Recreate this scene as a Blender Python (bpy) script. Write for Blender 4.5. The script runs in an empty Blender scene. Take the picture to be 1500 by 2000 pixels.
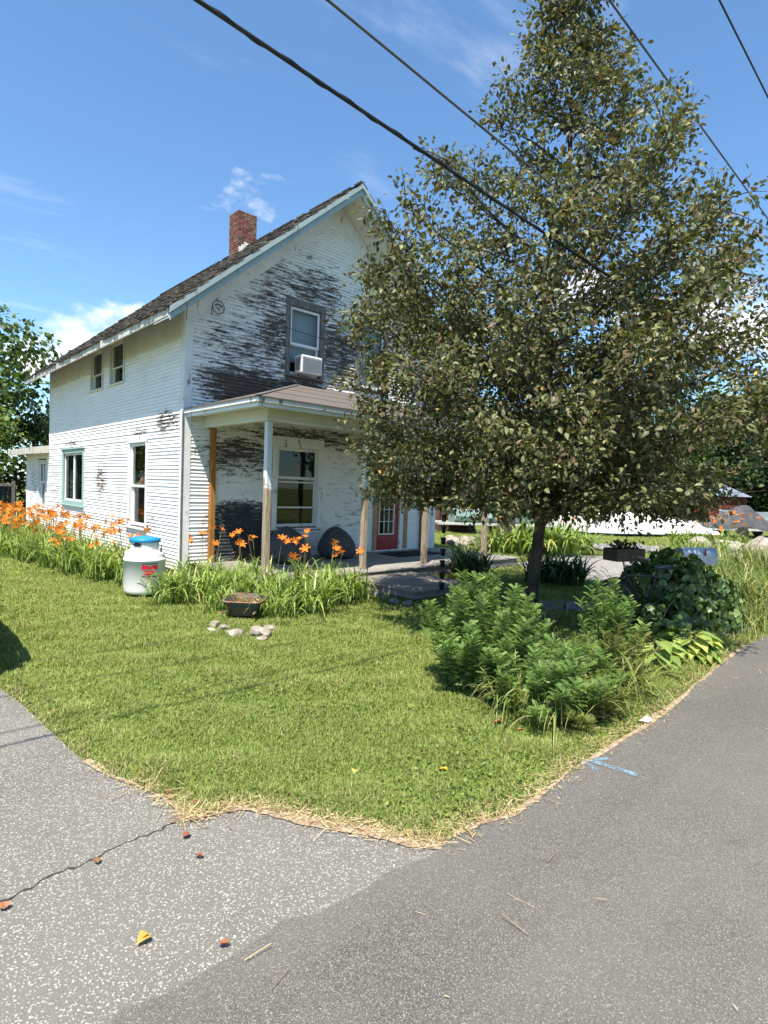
import bpy, math, random
import numpy as np
from math import pi, sin, cos, radians, sqrt, atan2

S = bpy.context.scene
COL = S.collection
rng = np.random.default_rng(11)
random.seed(11)

# ------------------------------------------------------------------ camera
F_PX, YAW, PITCH, ROLL = 1130.94, .7488, -.0392, -.0338      # focal length in px of the 1500x2000 frame
CAM = np.array([-4.486, -10.225, 1.70])
_fw = np.array([sin(YAW)*cos(PITCH), cos(YAW)*cos(PITCH), sin(PITCH)])
_rt = np.array([cos(YAW), -sin(YAW), 0.])
_dn = np.cross(_fw, _rt)
_r = cos(ROLL)*_rt + sin(ROLL)*_dn
_d = -sin(ROLL)*_rt + cos(ROLL)*_dn
CM = np.array([_r, _d, _fw])
cam = bpy.data.cameras.new('camera')
cam.sensor_fit = 'VERTICAL'; cam.sensor_height = 36.; cam.sensor_width = 27.
cam.lens = F_PX/2000*36
cam.clip_start = .05; cam.clip_end = 2000
camo = bpy.data.objects.new('camera', cam); COL.objects.link(camo)
from mathutils import Matrix, Vector
camo.matrix_world = Matrix(((_r[0], -_d[0], -_fw[0], CAM[0]), (_r[1], -_d[1], -_fw[1], CAM[1]),
                            (_r[2], -_d[2], -_fw[2], CAM[2]), (0, 0, 0, 1)))
S.camera = camo
S.render.resolution_x, S.render.resolution_y = 768, 1024

# ------------------------------------------------------------------ sun, sky, exposure
SUN = np.array([-1., -.645, 2.45]); SUN /= np.linalg.norm(SUN)
SUN_EL = math.asin(SUN[2]); SUN_AZ = atan2(SUN[0], SUN[1])       # azimuth from +Y towards +X
sl = bpy.data.lights.new('sun', 'SUN'); sl.energy = 3.3; sl.angle = radians(.53); sl.color = (1., .925, .80)
slo = bpy.data.objects.new('sun', sl); COL.objects.link(slo)
slo.rotation_euler = Vector(tuple(SUN)).to_track_quat('Z', 'Y').to_euler()
slo.location = (-20, -13, 50)

W = bpy.data.worlds.new('World'); S.world = W; W.use_nodes = True
nt = W.node_tree; nt.nodes.clear()
def wn(t, **k):
    n = nt.nodes.new(t)
    for a, b in k.items(): setattr(n, a, b)
    return n
wl = nt.links.new
sky = wn('ShaderNodeTexSky', sky_type='NISHITA', sun_disc=False)
sky.sun_elevation = SUN_EL; sky.sun_rotation = SUN_AZ; sky.altitude = 300; sky.air_density = 1.0; sky.dust_density = .25; sky.ozone_density = 3.6
tc = wn('ShaderNodeTexCoord')
sep = wn('ShaderNodeSeparateXYZ'); wl(tc.outputs['Generated'], sep.inputs[0])
def wmath(op, a, b=None, clamp=False):
    n = wn('ShaderNodeMath', operation=op); n.use_clamp = clamp
    for i, x in enumerate((a, b)):
        if x is None: continue
        if isinstance(x, (int, float)): n.inputs[i].default_value = x
        else: wl(x, n.inputs[i])
    return n.outputs[0]
zz = wmath('MAXIMUM', sep.outputs[2], .03)
comb = wn('ShaderNodeCombineXYZ'); wl(wmath('DIVIDE', sep.outputs[0], zz), comb.inputs[0]); wl(wmath('DIVIDE', sep.outputs[1], zz), comb.inputs[1])
def cloud(scale, loc, rot, stretch, detail, lo, hi, dist=0.):
    mp = wn('ShaderNodeMapping'); mp.inputs['Location'].default_value = loc; mp.inputs['Rotation'].default_value = (0, 0, rot); mp.inputs['Scale'].default_value = stretch
    wl(comb.outputs[0], mp.inputs[0])
    no = wn('ShaderNodeTexNoise'); no.inputs['Scale'].default_value = scale; no.inputs['Detail'].default_value = detail; no.inputs['Roughness'].default_value = .58; no.inputs['Distortion'].default_value = dist
    wl(mp.outputs[0], no.inputs[0])
    mr = wn('ShaderNodeMapRange', interpolation_type='SMOOTHSTEP'); mr.inputs[1].default_value = lo; mr.inputs[2].default_value = hi
    wl(no.outputs[0], mr.inputs[0]); return mr.outputs[0]
wisps = wmath('MULTIPLY', cloud(1.1, (3.1, 1.7, 0), .5, (1, 2.6, 1), 9, .56, .82, .4), .34)
# fair-weather cumulus low over the horizon: lumpy noise on the dome, thicker towards the horizon
cn = wn('ShaderNodeTexNoise'); cn.inputs['Scale'].default_value = 4.2; cn.inputs['Detail'].default_value = 8; cn.inputs['Roughness'].default_value = .55
cmap = wn('ShaderNodeMapping'); cmap.inputs['Location'].default_value = (8.36, 7.71, 8.92); cmap.inputs['Scale'].default_value = (1, 1, 1.7)
wl(tc.outputs['Generated'], cmap.inputs[0]); wl(cmap.outputs[0], cn.inputs[0])
low = wn('ShaderNodeMapRange', interpolation_type='SMOOTHSTEP'); low.inputs[1].default_value = .60; low.inputs[2].default_value = .12; wl(sep.outputs[2], low.inputs[0])
cum = wn('ShaderNodeMapRange', interpolation_type='SMOOTHSTEP'); cum.inputs[1].default_value = .675; cum.inputs[2].default_value = .775
wl(wmath('ADD', cn.outputs[0], wmath('MULTIPLY', low.outputs[0], .12)), cum.inputs[0])
cm = wmath('MAXIMUM', wisps, wmath('MULTIPLY', cum.outputs[0], .95))
mixc = wn('ShaderNodeMix', data_type='RGBA'); mixc.inputs[7].default_value = (5.2, 5.3, 5.4, 1)
tint = wn('ShaderNodeMix', data_type='RGBA', blend_type='MULTIPLY'); tint.inputs[0].default_value = 1.; tint.inputs[7].default_value = (.74, .90, .95, 1); wl(sky.outputs[0], tint.inputs[6])
wl(cm, mixc.inputs[0]); wl(tint.outputs[2], mixc.inputs[6])
bg = wn('ShaderNodeBackground'); bg.inputs[1].default_value = .088
wl(mixc.outputs[2], bg.inputs[0])
wo = wn('ShaderNodeOutputWorld'); wl(bg.outputs[0], wo.inputs[0])

vs = S.view_settings
vs.view_transform = 'Standard'; vs.look = 'None'; vs.exposure = 1.6; vs.gamma = 1.; vs.use_curve_mapping = False

# ------------------------------------------------------------------ helpers
def ray(u, v):
    return np.array([(u-750)/F_PX, (v-1000)/F_PX, 1.]) @ CM
def G(u, v, z=0.):            # ground point seen at a photo pixel
    d = ray(u, v); return CAM + (z-CAM[2])/d[2]*d
def GY(u, v, y):              # point on a wall plane y = const
    d = ray(u, v); return CAM + (y-CAM[1])/d[1]*d
def GX(u, v, x):
    d = ray(u, v); return CAM + (x-CAM[0])/d[0]*d

def tag(o, label=None, cat=None, group=None, kind=None):
    if label: o['label'] = label
    if cat: o['category'] = cat
    if group: o['group'] = group
    if kind: o['kind'] = kind
    return o
def thing(name, label, cat, loc=(0, 0, 0), rz=0., group=None):
    o = bpy.data.objects.new(name, None); COL.objects.link(o)
    o.location = tuple(float(c) for c in loc); o.rotation_euler = (0, 0, rz); o.empty_display_size = .2
    return tag(o, label, cat, group)
def link(o, parent=None, m=None, kind=None):
    COL.objects.link(o)
    if parent is not None: o.parent = parent
    if m is not None and o.data is not None and not o.data.materials: o.data.materials.append(m)
    if kind: o['kind'] = kind
    return o
def copy_tree(o, parent=None):
    c = o.copy(); COL.objects.link(c); c.parent = parent
    for ch in o.children: copy_tree(ch, c)
    return c

def np_mesh(name, V, Fc, m=None, parent=None, col=None, smooth=False, kind=None, loc=None):
    V = np.asarray(V, dtype=np.float32); Fc = np.asarray(Fc, dtype=np.int32)
    me = bpy.data.meshes.new(name)
    me.vertices.add(len(V)); me.vertices.foreach_set('co', V.ravel())
    k = Fc.shape[1]
    me.loops.add(Fc.size); me.loops.foreach_set('vertex_index', Fc.ravel())
    me.polygons.add(len(Fc)); me.polygons.foreach_set('loop_start', np.arange(0, Fc.size, k, dtype=np.int32))
    if smooth: me.polygons.foreach_set('use_smooth', np.ones(len(Fc), dtype=bool))
    me.update(calc_edges=True)
    if col is not None:
        a = me.color_attributes.new('col', 'FLOAT_COLOR', 'POINT')
        c4 = np.ones((len(V), 4), dtype=np.float32); c4[:, :3] = col
        a.data.foreach_set('color', c4.ravel())
    if m is not None: me.materials.append(m)
    o = bpy.data.objects.new(name, me); COL.objects.link(o)
    if parent is not None: o.parent = parent
    if loc is not None: o.location = tuple(float(c) for c in loc)
    if kind: o['kind'] = kind
    return o

class MB:
    def __init__(s): s.v = []; s.f = []
    def add(s, V, Fc):
        b = len(s.v); s.v += [tuple(map(float, p)) for p in V]; s.f += [tuple(i+b for i in q) for q in Fc]; return s
    def box(s, x0, x1, y0, y1, z0, z1):
        return s.add([(x0, y0, z0), (x1, y0, z0), (x1, y1, z0), (x0, y1, z0), (x0, y0, z1), (x1, y0, z1), (x1, y1, z1), (x0, y1, z1)],
                     [(0, 3, 2, 1), (4, 5, 6, 7), (0, 1, 5, 4), (1, 2, 6, 5), (2, 3, 7, 6), (3, 0, 4, 7)])
    def bbox(s, x0, x1, y0, y1, z0, z1, b=.006):           # box with chamfered edges
        c = np.array([(x0+x1)/2, (y0+y1)/2, (z0+z1)/2]); h = np.array([x1-x0, y1-y0, z1-z0])/2
        b = min(b, h.min()*.45)
        V = []; idx = {}
        for sx in (-1, 1):
            for sy in (-1, 1):
                for sz in (-1, 1):
                    for ax in range(3):
                        p = np.array([sx, sy, sz])*(h-b); p[ax] += (sx, sy, sz)[ax]*b
                        idx[(sx, sy, sz, ax)] = len(V); V.append(c+p)
        Fs = []
        def quad(k): Fs.append(tuple(idx[q] for q in k))
        for ax in range(3):
            o1, o2 = [(1, 2), (2, 0), (0, 1)][ax]
            for sg in (-1, 1):
                ks = []
                for a, d in ((-1, -1), (1, -1), (1, 1), (-1, 1)):
                    t = [0, 0, 0]; t[ax] = sg; t[o1] = a; t[o2] = d; ks.append((*t, ax))
                quad(ks if sg > 0 else ks[::-1])
        for ax in range(3):                                # edges parallel to ax
            o1, o2 = [(1, 2), (2, 0), (0, 1)][ax]
            for a in (-1, 1):
                for d in (-1, 1):
                    t0 = [0, 0, 0]; t0[ax] = -1; t0[o1] = a; t0[o2] = d; t1 = list(t0); t1[ax] = 1
                    k = [(*t0, o1), (*t1, o1), (*t1, o2), (*t0, o2)]
                    quad(k if a*d < 0 else k[::-1])
        for sx in (-1, 1):
            for sy in (-1, 1):
                for sz in (-1, 1):
                    k = [(sx, sy, sz, 0), (sx, sy, sz, 1), (sx, sy, sz, 2)]
                    Fs.append(tuple(idx[q] for q in (k if sx*sy*sz > 0 else k[::-1])))
        return s.add(V, Fs)
    def beam(s, p0, p1, w, h, up=(0, 0, 1)):               # bar from p0 to p1
        p0 = np.array(p0, float); p1 = np.array(p1, float); d = p1-p0; d /= np.linalg.norm(d)
        u = np.array(up, float); x = np.cross(d, u); x /= np.linalg.norm(x); u = np.cross(x, d)
        V = [p+a*x*w/2+b*u*h/2 for p in (p0, p1) for a, b in ((-1, -1), (1, -1), (1, 1), (-1, 1))]
        return s.add(V, [(0, 1, 2, 3), (7, 6, 5, 4), (0, 4, 5, 1), (1, 5, 6, 2), (2, 6, 7, 3), (3, 7, 4, 0)])
    def tube(s, pts, rad, n=8, cap=True):
        pts = [np.array(p, float) for p in pts]; m = len(pts)
        if isinstance(rad, (int, float)): rad = [rad]*m
        t = [(pts[min(i+1, m-1)]-pts[max(i-1, 0)]) for i in range(m)]
        t = [q/max(np.linalg.norm(q), 1e-9) for q in t]
        ref = np.array([0, 0, 1.]) if abs(t[0][2]) < .9 else np.array([1., 0, 0])
        x = np.cross(ref, t[0]); x /= np.linalg.norm(x)
        V = []
        for i in range(m):
            x = x-t[i]*(x@t[i]); x /= max(np.linalg.norm(x), 1e-9); y = np.cross(t[i], x)
            V += [pts[i]+rad[i]*(cos(2*pi*k/n)*x+sin(2*pi*k/n)*y) for k in range(n)]
        Fs = [(i*n+k, i*n+(k+1) % n, (i+1)*n+(k+1) % n, (i+1)*n+k) for i in range(m-1) for k in range(n)]
        if cap: Fs += [tuple(range(n))[::-1], tuple((m-1)*n+k for k in range(n))]
        return s.add(V, Fs)
    def lathe(s, prof, n=24, c=(0, 0, 0), cap=True):
        V = [(c[0]+r*cos(2*pi*k/n), c[1]+r*sin(2*pi*k/n), c[2]+z) for r, z in prof for k in range(n)]
        m = len(prof)
        Fs = [(i*n+k, i*n+(k+1) % n, (i+1)*n+(k+1) % n, (i+1)*n+k) for i in range(m-1) for k in range(n)]
        if cap: Fs += [tuple(range(n))[::-1], tuple((m-1)*n+k for k in range(n))]
        return s.add(V, Fs)
    def prism(s, poly, d, axis=2):                          # polygon (3-D points) extruded by vector d
        P = [np.array(p, float) for p in poly]; d = np.array(d, float); n = len(P)
        return s.add(P+[p+d for p in P], [tuple(range(n))[::-1], tuple(range(n, 2*n))]+[(i, (i+1) % n, (i+1) % n+n, i+n) for i in range(n)])
    def grid(s, fn, nu, nv):
        b = [fn(i/nu, j/nv) for i in range(nu+1) for j in range(nv+1)]
        return s.add(b, [(i*(nv+1)+j, (i+1)*(nv+1)+j, (i+1)*(nv+1)+j+1, i*(nv+1)+j+1) for i in range(nu) for j in range(nv)])
    def build(s, name, m=None, parent=None, smooth=False, kind=None, loc=None):
        me = bpy.data.meshes.new(name); me.from_pydata(s.v, [], s.f); me.update()
        import bmesh
        bm = bmesh.new(); bm.from_mesh(me); bmesh.ops.recalc_face_normals(bm, faces=bm.faces); bm.to_mesh(me); bm.free()
        if smooth: me.polygons.foreach_set('use_smooth', np.ones(len(me.polygons), dtype=bool))
        if m is not None: me.materials.append(m)
        o = bpy.data.objects.new(name, me); COL.objects.link(o)
        if parent is not None: o.parent = parent
        if loc is not None: o.location = tuple(float(c) for c in loc)
        if kind: o['kind'] = kind
        return o

# ------------------------------------------------------------------ materials
class NT:
    def __init__(s, name):
        s.m = bpy.data.materials.new(name); s.m.use_nodes = True; s.t = s.m.node_tree; s.t.nodes.clear()
        s.out = s.t.nodes.new('ShaderNodeOutputMaterial'); s.p = s.t.nodes.new('ShaderNodeBsdfPrincipled')
        s.t.links.new(s.p.outputs[0], s.out.inputs[0])
    def n(s, t, ins=None, **k):
        q = s.t.nodes.new(t)
        for a, b in k.items(): setattr(q, a, b)
        for a, b in (ins or {}).items(): s.set(q.inputs[a], b)
        return q
    def set(s, sock, v):
        if hasattr(v, 'is_output'): s.t.links.new(v, sock)
        elif hasattr(v, 'outputs'): s.t.links.new(v.outputs[0], sock)
        else:
            if isinstance(v, tuple) and len(v) == 3 and sock.type == 'RGBA': v = (*v, 1)
            sock.default_value = v
    def pos(s): return s.n('ShaderNodeNewGeometry').outputs['Position']
    def obj(s): return s.n('ShaderNodeTexCoord').outputs['Object']
    def map(s, vec, scale=(1, 1, 1), loc=(0, 0, 0), rot=(0, 0, 0)):
        return s.n('ShaderNodeMapping', {0: vec, 'Scale': scale, 'Location': loc, 'Rotation': rot}).outputs[0]
    def noise(s, vec, scale, detail=4, rough=.55, dist=0., w=None):
        q = s.n('ShaderNodeTexNoise', {'Scale': scale, 'Detail': detail, 'Roughness': rough, 'Distortion': dist}, noise_dimensions='4D' if w is not None else '3D')
        s.set(q.inputs['Vector'], vec)
        if w is not None: s.set(q.inputs['W'], w)
        return q.outputs[0]
    def vor(s, vec, scale, feature='F1', out='Distance', rnd=1.):
        q = s.n('ShaderNodeTexVoronoi', {'Scale': scale, 'Randomness': rnd}, feature=feature); s.set(q.inputs['Vector'], vec); return q.outputs[out]
    def ramp(s, f, lo, hi, a=0., b=1., smooth=True):
        return s.n('ShaderNodeMapRange', {0: f, 1: lo, 2: hi, 3: a, 4: b}, interpolation_type='SMOOTHSTEP' if smooth else 'LINEAR').outputs[0]
    def math(s, op, a, b=0., clamp=False):
        q = s.n('ShaderNodeMath', {0: a, 1: b}, operation=op); q.use_clamp = clamp; return q.outputs[0]
    def mix(s, f, a, b, blend='MIX'):
        q = s.n('ShaderNodeMix', data_type='RGBA', blend_type=blend); s.set(q.inputs[0], f); s.set(q.inputs[6], a); s.set(q.inputs[7], b); return q.outputs[2]
    def bump(s, h, strength=.5, dist=.01):
        q = s.n('ShaderNodeBump', {'Strength': strength, 'Distance': dist, 'Height': h}); s.set(s.p.inputs['Normal'], q.outputs[0])
    def fin(s, color=None, rough=.7, metal=0., spec=.3, trans=0.):
        if color is not None: s.set(s.p.inputs['Base Color'], color)
        s.set(s.p.inputs['Roughness'], rough); s.set(s.p.inputs['Metallic'], metal); s.set(s.p.inputs['Specular IOR Level'], spec)
        if trans: s.set(s.p.inputs['Transmission Weight'], trans)
        return s.m

def mat(name, c1, c2=None, scale=8., rough=.7, bump=.0, bscale=None, metal=0., spec=.3, lo=.35, hi=.65, stretch=(1, 1, 1), detail=5, wd=False):
    t = NT(name); v = t.map(t.pos() if wd else t.obj(), stretch)
    c2 = c2 or tuple(x*.7 for x in c1)
    nz = t.noise(v, scale, detail)
    col = t.mix(t.ramp(nz, lo, hi), c2, c1)
    if bump: t.bump(t.noise(v, bscale or scale*3, 6), bump, .01)
    return t.fin(col, rough, metal, spec)

def leaf_mat(name, rough=.45, transl=.35, spec=.35, gain=1.):
    t = NT(name)
    a = t.n('ShaderNodeAttribute', attribute_name='col')
    col = a.outputs['Color']
    t.fin(col, rough, 0, spec)
    tr = t.n('ShaderNodeBsdfTranslucent'); tcol = t.mix(1., col, (1.25, 1.2, .55), 'MULTIPLY'); t.set(tr.inputs[0], tcol)
    mx = t.n('ShaderNodeMixShader', {0: transl}); t.t.links.new(t.p.outputs[0], mx.inputs[1]); t.t.links.new(tr.outputs[0], mx.inputs[2])
    t.t.links.new(mx.outputs[0], t.out.inputs[0])
    return t.m

def wood(name, c1, c2, grain=(1, 1, 14), scale=6., rough=.75, bump=.3):
    t = NT(name); v = t.map(t.pos(), grain)
    g = t.noise(v, scale, 8, .65); b = t.noise(t.pos(), 2.2, 4)
    col = t.mix(t.ramp(g, .35, .68), c2, c1); col = t.mix(t.ramp(b, .45, .75, 0, .55), col, tuple(x*.55 for x in c1))
    t.bump(g, bump, .006)
    return t.fin(col, rough, 0, .25)

# ------------------------------------------------------------------ instanced leaf-like faces baked into one mesh
def basis(d, n):
    """rows: x (across), y (along d), z (normal near n)"""
    y = d/np.maximum(np.linalg.norm(d, axis=1, keepdims=True), 1e-9)
    x = np.cross(y, n); x /= np.maximum(np.linalg.norm(x, axis=1, keepdims=True), 1e-9)
    z = np.cross(x, y)
    return np.stack([x, y, z], 1)
def inst(T, TF, P, B, sc, col, tcol=None):
    """template T (k,3), faces TF (m,3) -> n copies"""
    n, k = len(P), len(T)
    sc = np.asarray(sc, float)
    if sc.ndim == 1: sc = np.repeat(sc[:, None], 3, 1)
    V = np.einsum('nks,nsj->nkj', T[None]*sc[:, None, :], B)+P[:, None, :]
    Fc = (TF[None]+(np.arange(n)*k)[:, None, None]).reshape(-1, TF.shape[1])
    c = np.repeat(np.asarray(col)[:, None, :], k, 1)
    if tcol is not None: c = c*tcol[None, :, None] if tcol.ndim == 1 else c*tcol[None]
    return V.reshape(-1, 3), Fc, c.reshape(-1, 3)
def merge(parts):
    V, Fs, Cs, b = [], [], [], 0
    for v, f, c in parts:
        V.append(v); Fs.append(f+b); Cs.append(c); b += len(v)
    return np.concatenate(V), np.concatenate(Fs), np.concatenate(Cs)
def unit(a): return a/np.maximum(np.linalg.norm(a, axis=-1, keepdims=True), 1e-9)
def rand_dir(n): return unit(rng.normal(size=(n, 3)))
def pick(cols, w, n, jit=.18):
    c = np.array(cols)[rng.choice(len(cols), n, p=np.array(w)/sum(w))]
    return c*(1+jit*rng.normal(size=(n, 1))).clip(.5, 1.7)
# pointed oval leaf, folded on the midrib and curled at the tip
LEAF = np.array([(0, 0, 0), (-.26, .3, .07), (.26, .3, .07), (0, .32, 0), (-.2, .68, .05), (.2, .68, .05), (0, .7, -.03), (0, 1, -.14)], float)
LEAF_F = np.array([(0, 3, 1), (0, 2, 3), (1, 3, 4), (3, 6, 4), (3, 2, 5), (3, 5, 6), (4, 6, 7), (6, 5, 7)])
QLEAF = np.array([(0, 0, 0), (-.3, .45, .08), (.3, .45, .08), (0, 1, -.1)], float)
QLEAF_F = np.array([(0, 2, 1), (1, 2, 3)])
def ribbon(h, reach, w, n=6, fold=.0, tip=1.0, droop=2.0):
    """arching strap leaf in the yz plane: y up, z outward"""
    V = []
    for i in range(n+1):
        t = i/n
        a = t*droop
        y = h*sin(a)/max(sin(min(droop, pi/2)), .3); z = reach*(1-cos(a))/(1-cos(droop))
        ww = w*(1-t**2.2*tip)*(.6+.4*min(1, t*4))
        V += [(-ww/2, y, z), (ww/2, y, z)]
    Fs = []
    for i in range(n): Fs += [(2*i, 2*i+1, 2*i+3), (2*i, 2*i+3, 2*i+2)]
    return np.array(V), np.array(Fs)
def upbasis(ang, tilt=None):
    """frame whose y is up and whose z points outward at angle ang; tilt leans it outward"""
    n = len(ang); z = np.stack([np.cos(ang), np.sin(ang), np.zeros(n)], 1); y = np.tile([0, 0, 1.], (n, 1))
    if tilt is not None:
        t = np.asarray(tilt)[:, None]; y, z = y*np.cos(t)+z*np.sin(t), z*np.cos(t)-y*np.sin(t)
    x = np.cross(y, z)
    return np.stack([x, y, z], 1)
def in_poly(P, poly):
    x, y = P[:, 0], P[:, 1]; r = np.zeros(len(P), bool); n = len(poly)
    for i in range(n):
        (x0, y0), (x1, y1) = poly[i], poly[(i+1) % n]
        c = ((y0 > y) != (y1 > y)) & (x < (x1-x0)*(y-y0)/((y1-y0) or 1e-9)+x0)
        r ^= c
    return r

# ================================================================== GROUND
def soilgrass(name, near):
    t = NT(name); v = t.pos()
    a = t.noise(v, .55, 5); b = t.noise(v, 9., 6, .7); c = t.noise(v, 60., 4, .7)
    col = t.mix(t.ramp(a, .35, .7), (.15, .20, .045), (.21, .24, .07))
    col = t.mix(t.ramp(b, .45, .75, 0, .6), col, (.27, .26, .12))
    col = t.mix(t.ramp(c, .35, .65, 0, .6), col, (.08, .10, .025))
    t.bump(t.math('ADD', c, t.math('MULTIPLY', b, .6)), .9, .05)
    return t.fin(col, .9, 0, .1)
M_LAWN = soilgrass('lawn_soil', True)
g = MB(); g.grid(lambda u, v: (-300+600*u, -300+600*v, 0), 8, 8)
tag(g.build('ground', M_LAWN), kind='structure')

def asphalt(name, base, stone, cover, sc, dirt, bstr=.5):
    t = NT(name); v0 = t.pos(); wob = t.n('ShaderNodeTexNoise', {'Scale': sc*.8, 'Detail': 2.}); t.set(wob.inputs['Vector'], v0)
    v = t.n('ShaderNodeVectorMath', {0: v0, 1: t.n('ShaderNodeVectorMath', {0: wob.outputs['Color'], 1: (.9/sc, .9/sc, .9/sc)}, operation='MULTIPLY').outputs[0]}, operation='ADD').outputs[0]
    d = t.vor(v, sc); d2 = t.vor(v, sc*2.3); cell = t.n('ShaderNodeTexVoronoi', {'Scale': sc}); t.set(cell.inputs['Vector'], v)
    rnd = t.n('ShaderNodeSeparateColor', {0: cell.outputs['Color']}).outputs[0]
    st = t.math('MULTIPLY', t.ramp(d, .46, .34), t.ramp(rnd, 1-cover, 1-cover+.05))
    st2 = t.math('MULTIPLY', t.ramp(d2, .3, .2), .45)
    st = t.math('MAXIMUM', st, t.math('MULTIPLY', st2, cover))
    big = t.math('ADD', t.math('MULTIPLY', t.noise(v, .55, 6, .62), .6), t.math('MULTIPLY', t.noise(t.map(v, (.12, 1.1, 1)), 1.3, 5, .6), .4)); fine = t.noise(v, 220, 3)
    col = t.mix(t.ramp(fine, .36, .64), tuple(x*.5 for x in base), tuple(x*1.45 for x in base))
    col = t.mix(t.ramp(big, .38, .62, 0, .55), col, dirt); col = t.mix(t.ramp(t.noise(v, 2.7, 6, .7), .62, .74, 0, .35), col, tuple(x*.5 for x in base))
    col = t.mix(st, col, t.mix(t.ramp(t.noise(v, sc*.9, 2), .3, .7), stone, tuple(x*.45 for x in stone)))
    t.bump(t.math('ADD', t.math('MULTIPLY', st, .8), fine), bstr, .004)
    return t.fin(col, .85, 0, .25)
M_ROAD = asphalt('road_asphalt', (.105, .099, .090), (.33, .31, .275), .62, 135, (.165, .154, .137), .8)
M_DRIVE = asphalt('drive_asphalt', (.140, .133, .121), (.46, .44, .39), .85, 88, (.19, .18, .16), .8)

def jit_line(p, q, n, amp):
    out = []
    for i in range(n):
        t = i/n; x = p[0]+(q[0]-p[0])*t; y = p[1]+(q[1]-p[1])*t
        out.append((x+random.uniform(-amp, amp), y+random.uniform(-amp, amp)))
    return out
def sheet(name, poly, z, m, kind='structure'):
    mb = MB(); mb.add([(x, y, z) for x, y in poly], [tuple(range(len(poly)))])
    o = mb.build(name, m); o['kind'] = kind
    return o
# lawn outline towards driveway and road, read off the photograph
EDGE_PX = [(0, 1345), (45, 1378), (95, 1425), (150, 1476), (188, 1503), (250, 1532), (325, 1562), (352, 1590), (372, 1606), (420, 1586), (470, 1574), (530, 1584), (600, 1602), (660, 1612), (730, 1622), (800, 1642), (862, 1648),
           (930, 1606), (1000, 1586), (1075, 1532), (1130, 1492), (1200, 1448), (1262, 1412), (1300, 1384), (1362, 1330), (1440, 1266), (1500, 1241)]
EDGE = [tuple(G(u, v)[:2]) for u, v in EDGE_PX]
iroad = 16                                            # index where the lawn meets the road
back = [(-3.45, -3.4), (-3.5, 0), (-3.4, 14), (-3.4, 40)]
drive_poly = [(-9.5, 40), (-9.5, -8.55)] + [(-6, -8.55), (-3, -8.55), (-2.2, -8.55)] + EDGE[:iroad+1][::-1] + back
sheet('driveway', drive_poly, .004, M_DRIVE)
redge = [(-90, -8.4)] + [(x, -8.43+.03*sin(x*3.1)+.02*sin(x*11.3+1)+random.uniform(-.022, .022)) for x in np.arange(-12, -2.4, .12)] + [(x, y-.015) for x, y in EDGE[iroad:]] + [(5.5, -8.25), (8, -8.3), (14, -8.35), (40, -8.4), (160, -8.4)]
sheet('road', redge+[(160, -15.2), (-90, -15.2)], .008, M_ROAD)
# crack line in the driveway
t = NT('tar_crack'); M_CRACK = t.fin((.05, .044, .038), .9, 0, .1)
cr = MB()
for pts in ([(0, 1765), (70, 1722), (150, 1690), (230, 1652), (300, 1625), (350, 1600)],):
    P = []
    for (u0, v0), (u1, v1) in zip(pts[:-1], pts[1:]):
        for k in range(5): P.append(G(u0+(u1-u0)*k/5, v0+(v1-v0)*k/5, .006)+np.array([*(rng.normal(size=2)*.012), 0]))
    for a, b in zip(P[:-1], P[1:]):
        w = random.uniform(.0015, .0075); n = np.array([-(b-a)[1], (b-a)[0], 0]); n = n/np.linalg.norm(n)*w
        cr.add([a-n, b-n, b+n, a+n], [(0, 1, 2, 3)])
cr.build('pavement_crack', M_CRACK, bpy.data.objects['driveway'])
# worn sprayed arrow on the road
t = NT('spray_paint'); nz = t.noise(t.pos(), 90, 5, .7); big = t.noise(t.pos(), 14, 3)
f = t.ramp(t.math('ADD', nz, t.math('MULTIPLY', big, .5)), .65, .88)
bs = t.n('ShaderNodeBsdfTransparent'); t.fin((.19, .31, .40), .8)
mx = t.n('ShaderNodeMixShader', {0: f}); t.t.links.new(bs.outputs[0], mx.inputs[1]); t.t.links.new(t.p.outputs[0], mx.inputs[2]); t.t.links.new(mx.outputs[0], t.out.inputs[0])
M_SPRAY = t.m
ar = MB()
def stroke(p, q, w, z=.0125):
    a = G(*p, z); b = G(*q, z); n = np.array([-(b-a)[1], (b-a)[0], 0]); n = n/np.linalg.norm(n)*w/2
    ar.add([a-n, b-n, b+n, a+n], [(0, 1, 2, 3)])
stroke((1150, 1484), (1245, 1514), .05); ar.v[-4:] = [(x, y, z+.001) for x, y, z in ar.v[-4:]]
stroke((1147, 1486), (1163, 1503), .04); stroke((1150, 1483), (1190, 1481), .03, .0115)
o = ar.build('sprayed_arrow', M_SPRAY); tag(o, 'faded light blue arrow sprayed on the road beside the grass edge', 'road marking')

# gravel parking patch and flat stones behind the young tree
t = NT('gravel'); v = t.pos(); d = t.vor(v, 38); cc = t.n('ShaderNodeTexVoronoi', {'Scale': 38.}); t.set(cc.inputs['Vector'], v)
col = t.mix(t.n('ShaderNodeSeparateColor', {0: cc.outputs['Color']}).outputs[0], (.17, .155, .14), (.36, .34, .32)); t.bump(d, .8, .02)
M_GRAVEL = t.fin(col, .9)
gp = [G(u, v)[:2] for u, v in [(1010, 1100), (1075, 1090), (1135, 1084), (1215, 1088), (1270, 1098), (1262, 1122), (1210, 1134), (1150, 1136), (1090, 1128), (1030, 1116)]]
sheet('gravel_patch', [tuple(p) for p in gp], .006, M_GRAVEL)
M_SLAB = mat('slab_stone', (.20, .20, .21), (.11, .11, .12), 5, .85, .4, 30, wd=True)
M_SLAB2 = mat('pale_slab_stone', (.40, .38, .35), (.24, .23, .21), 6, .85, .4, 30, wd=True)
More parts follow.
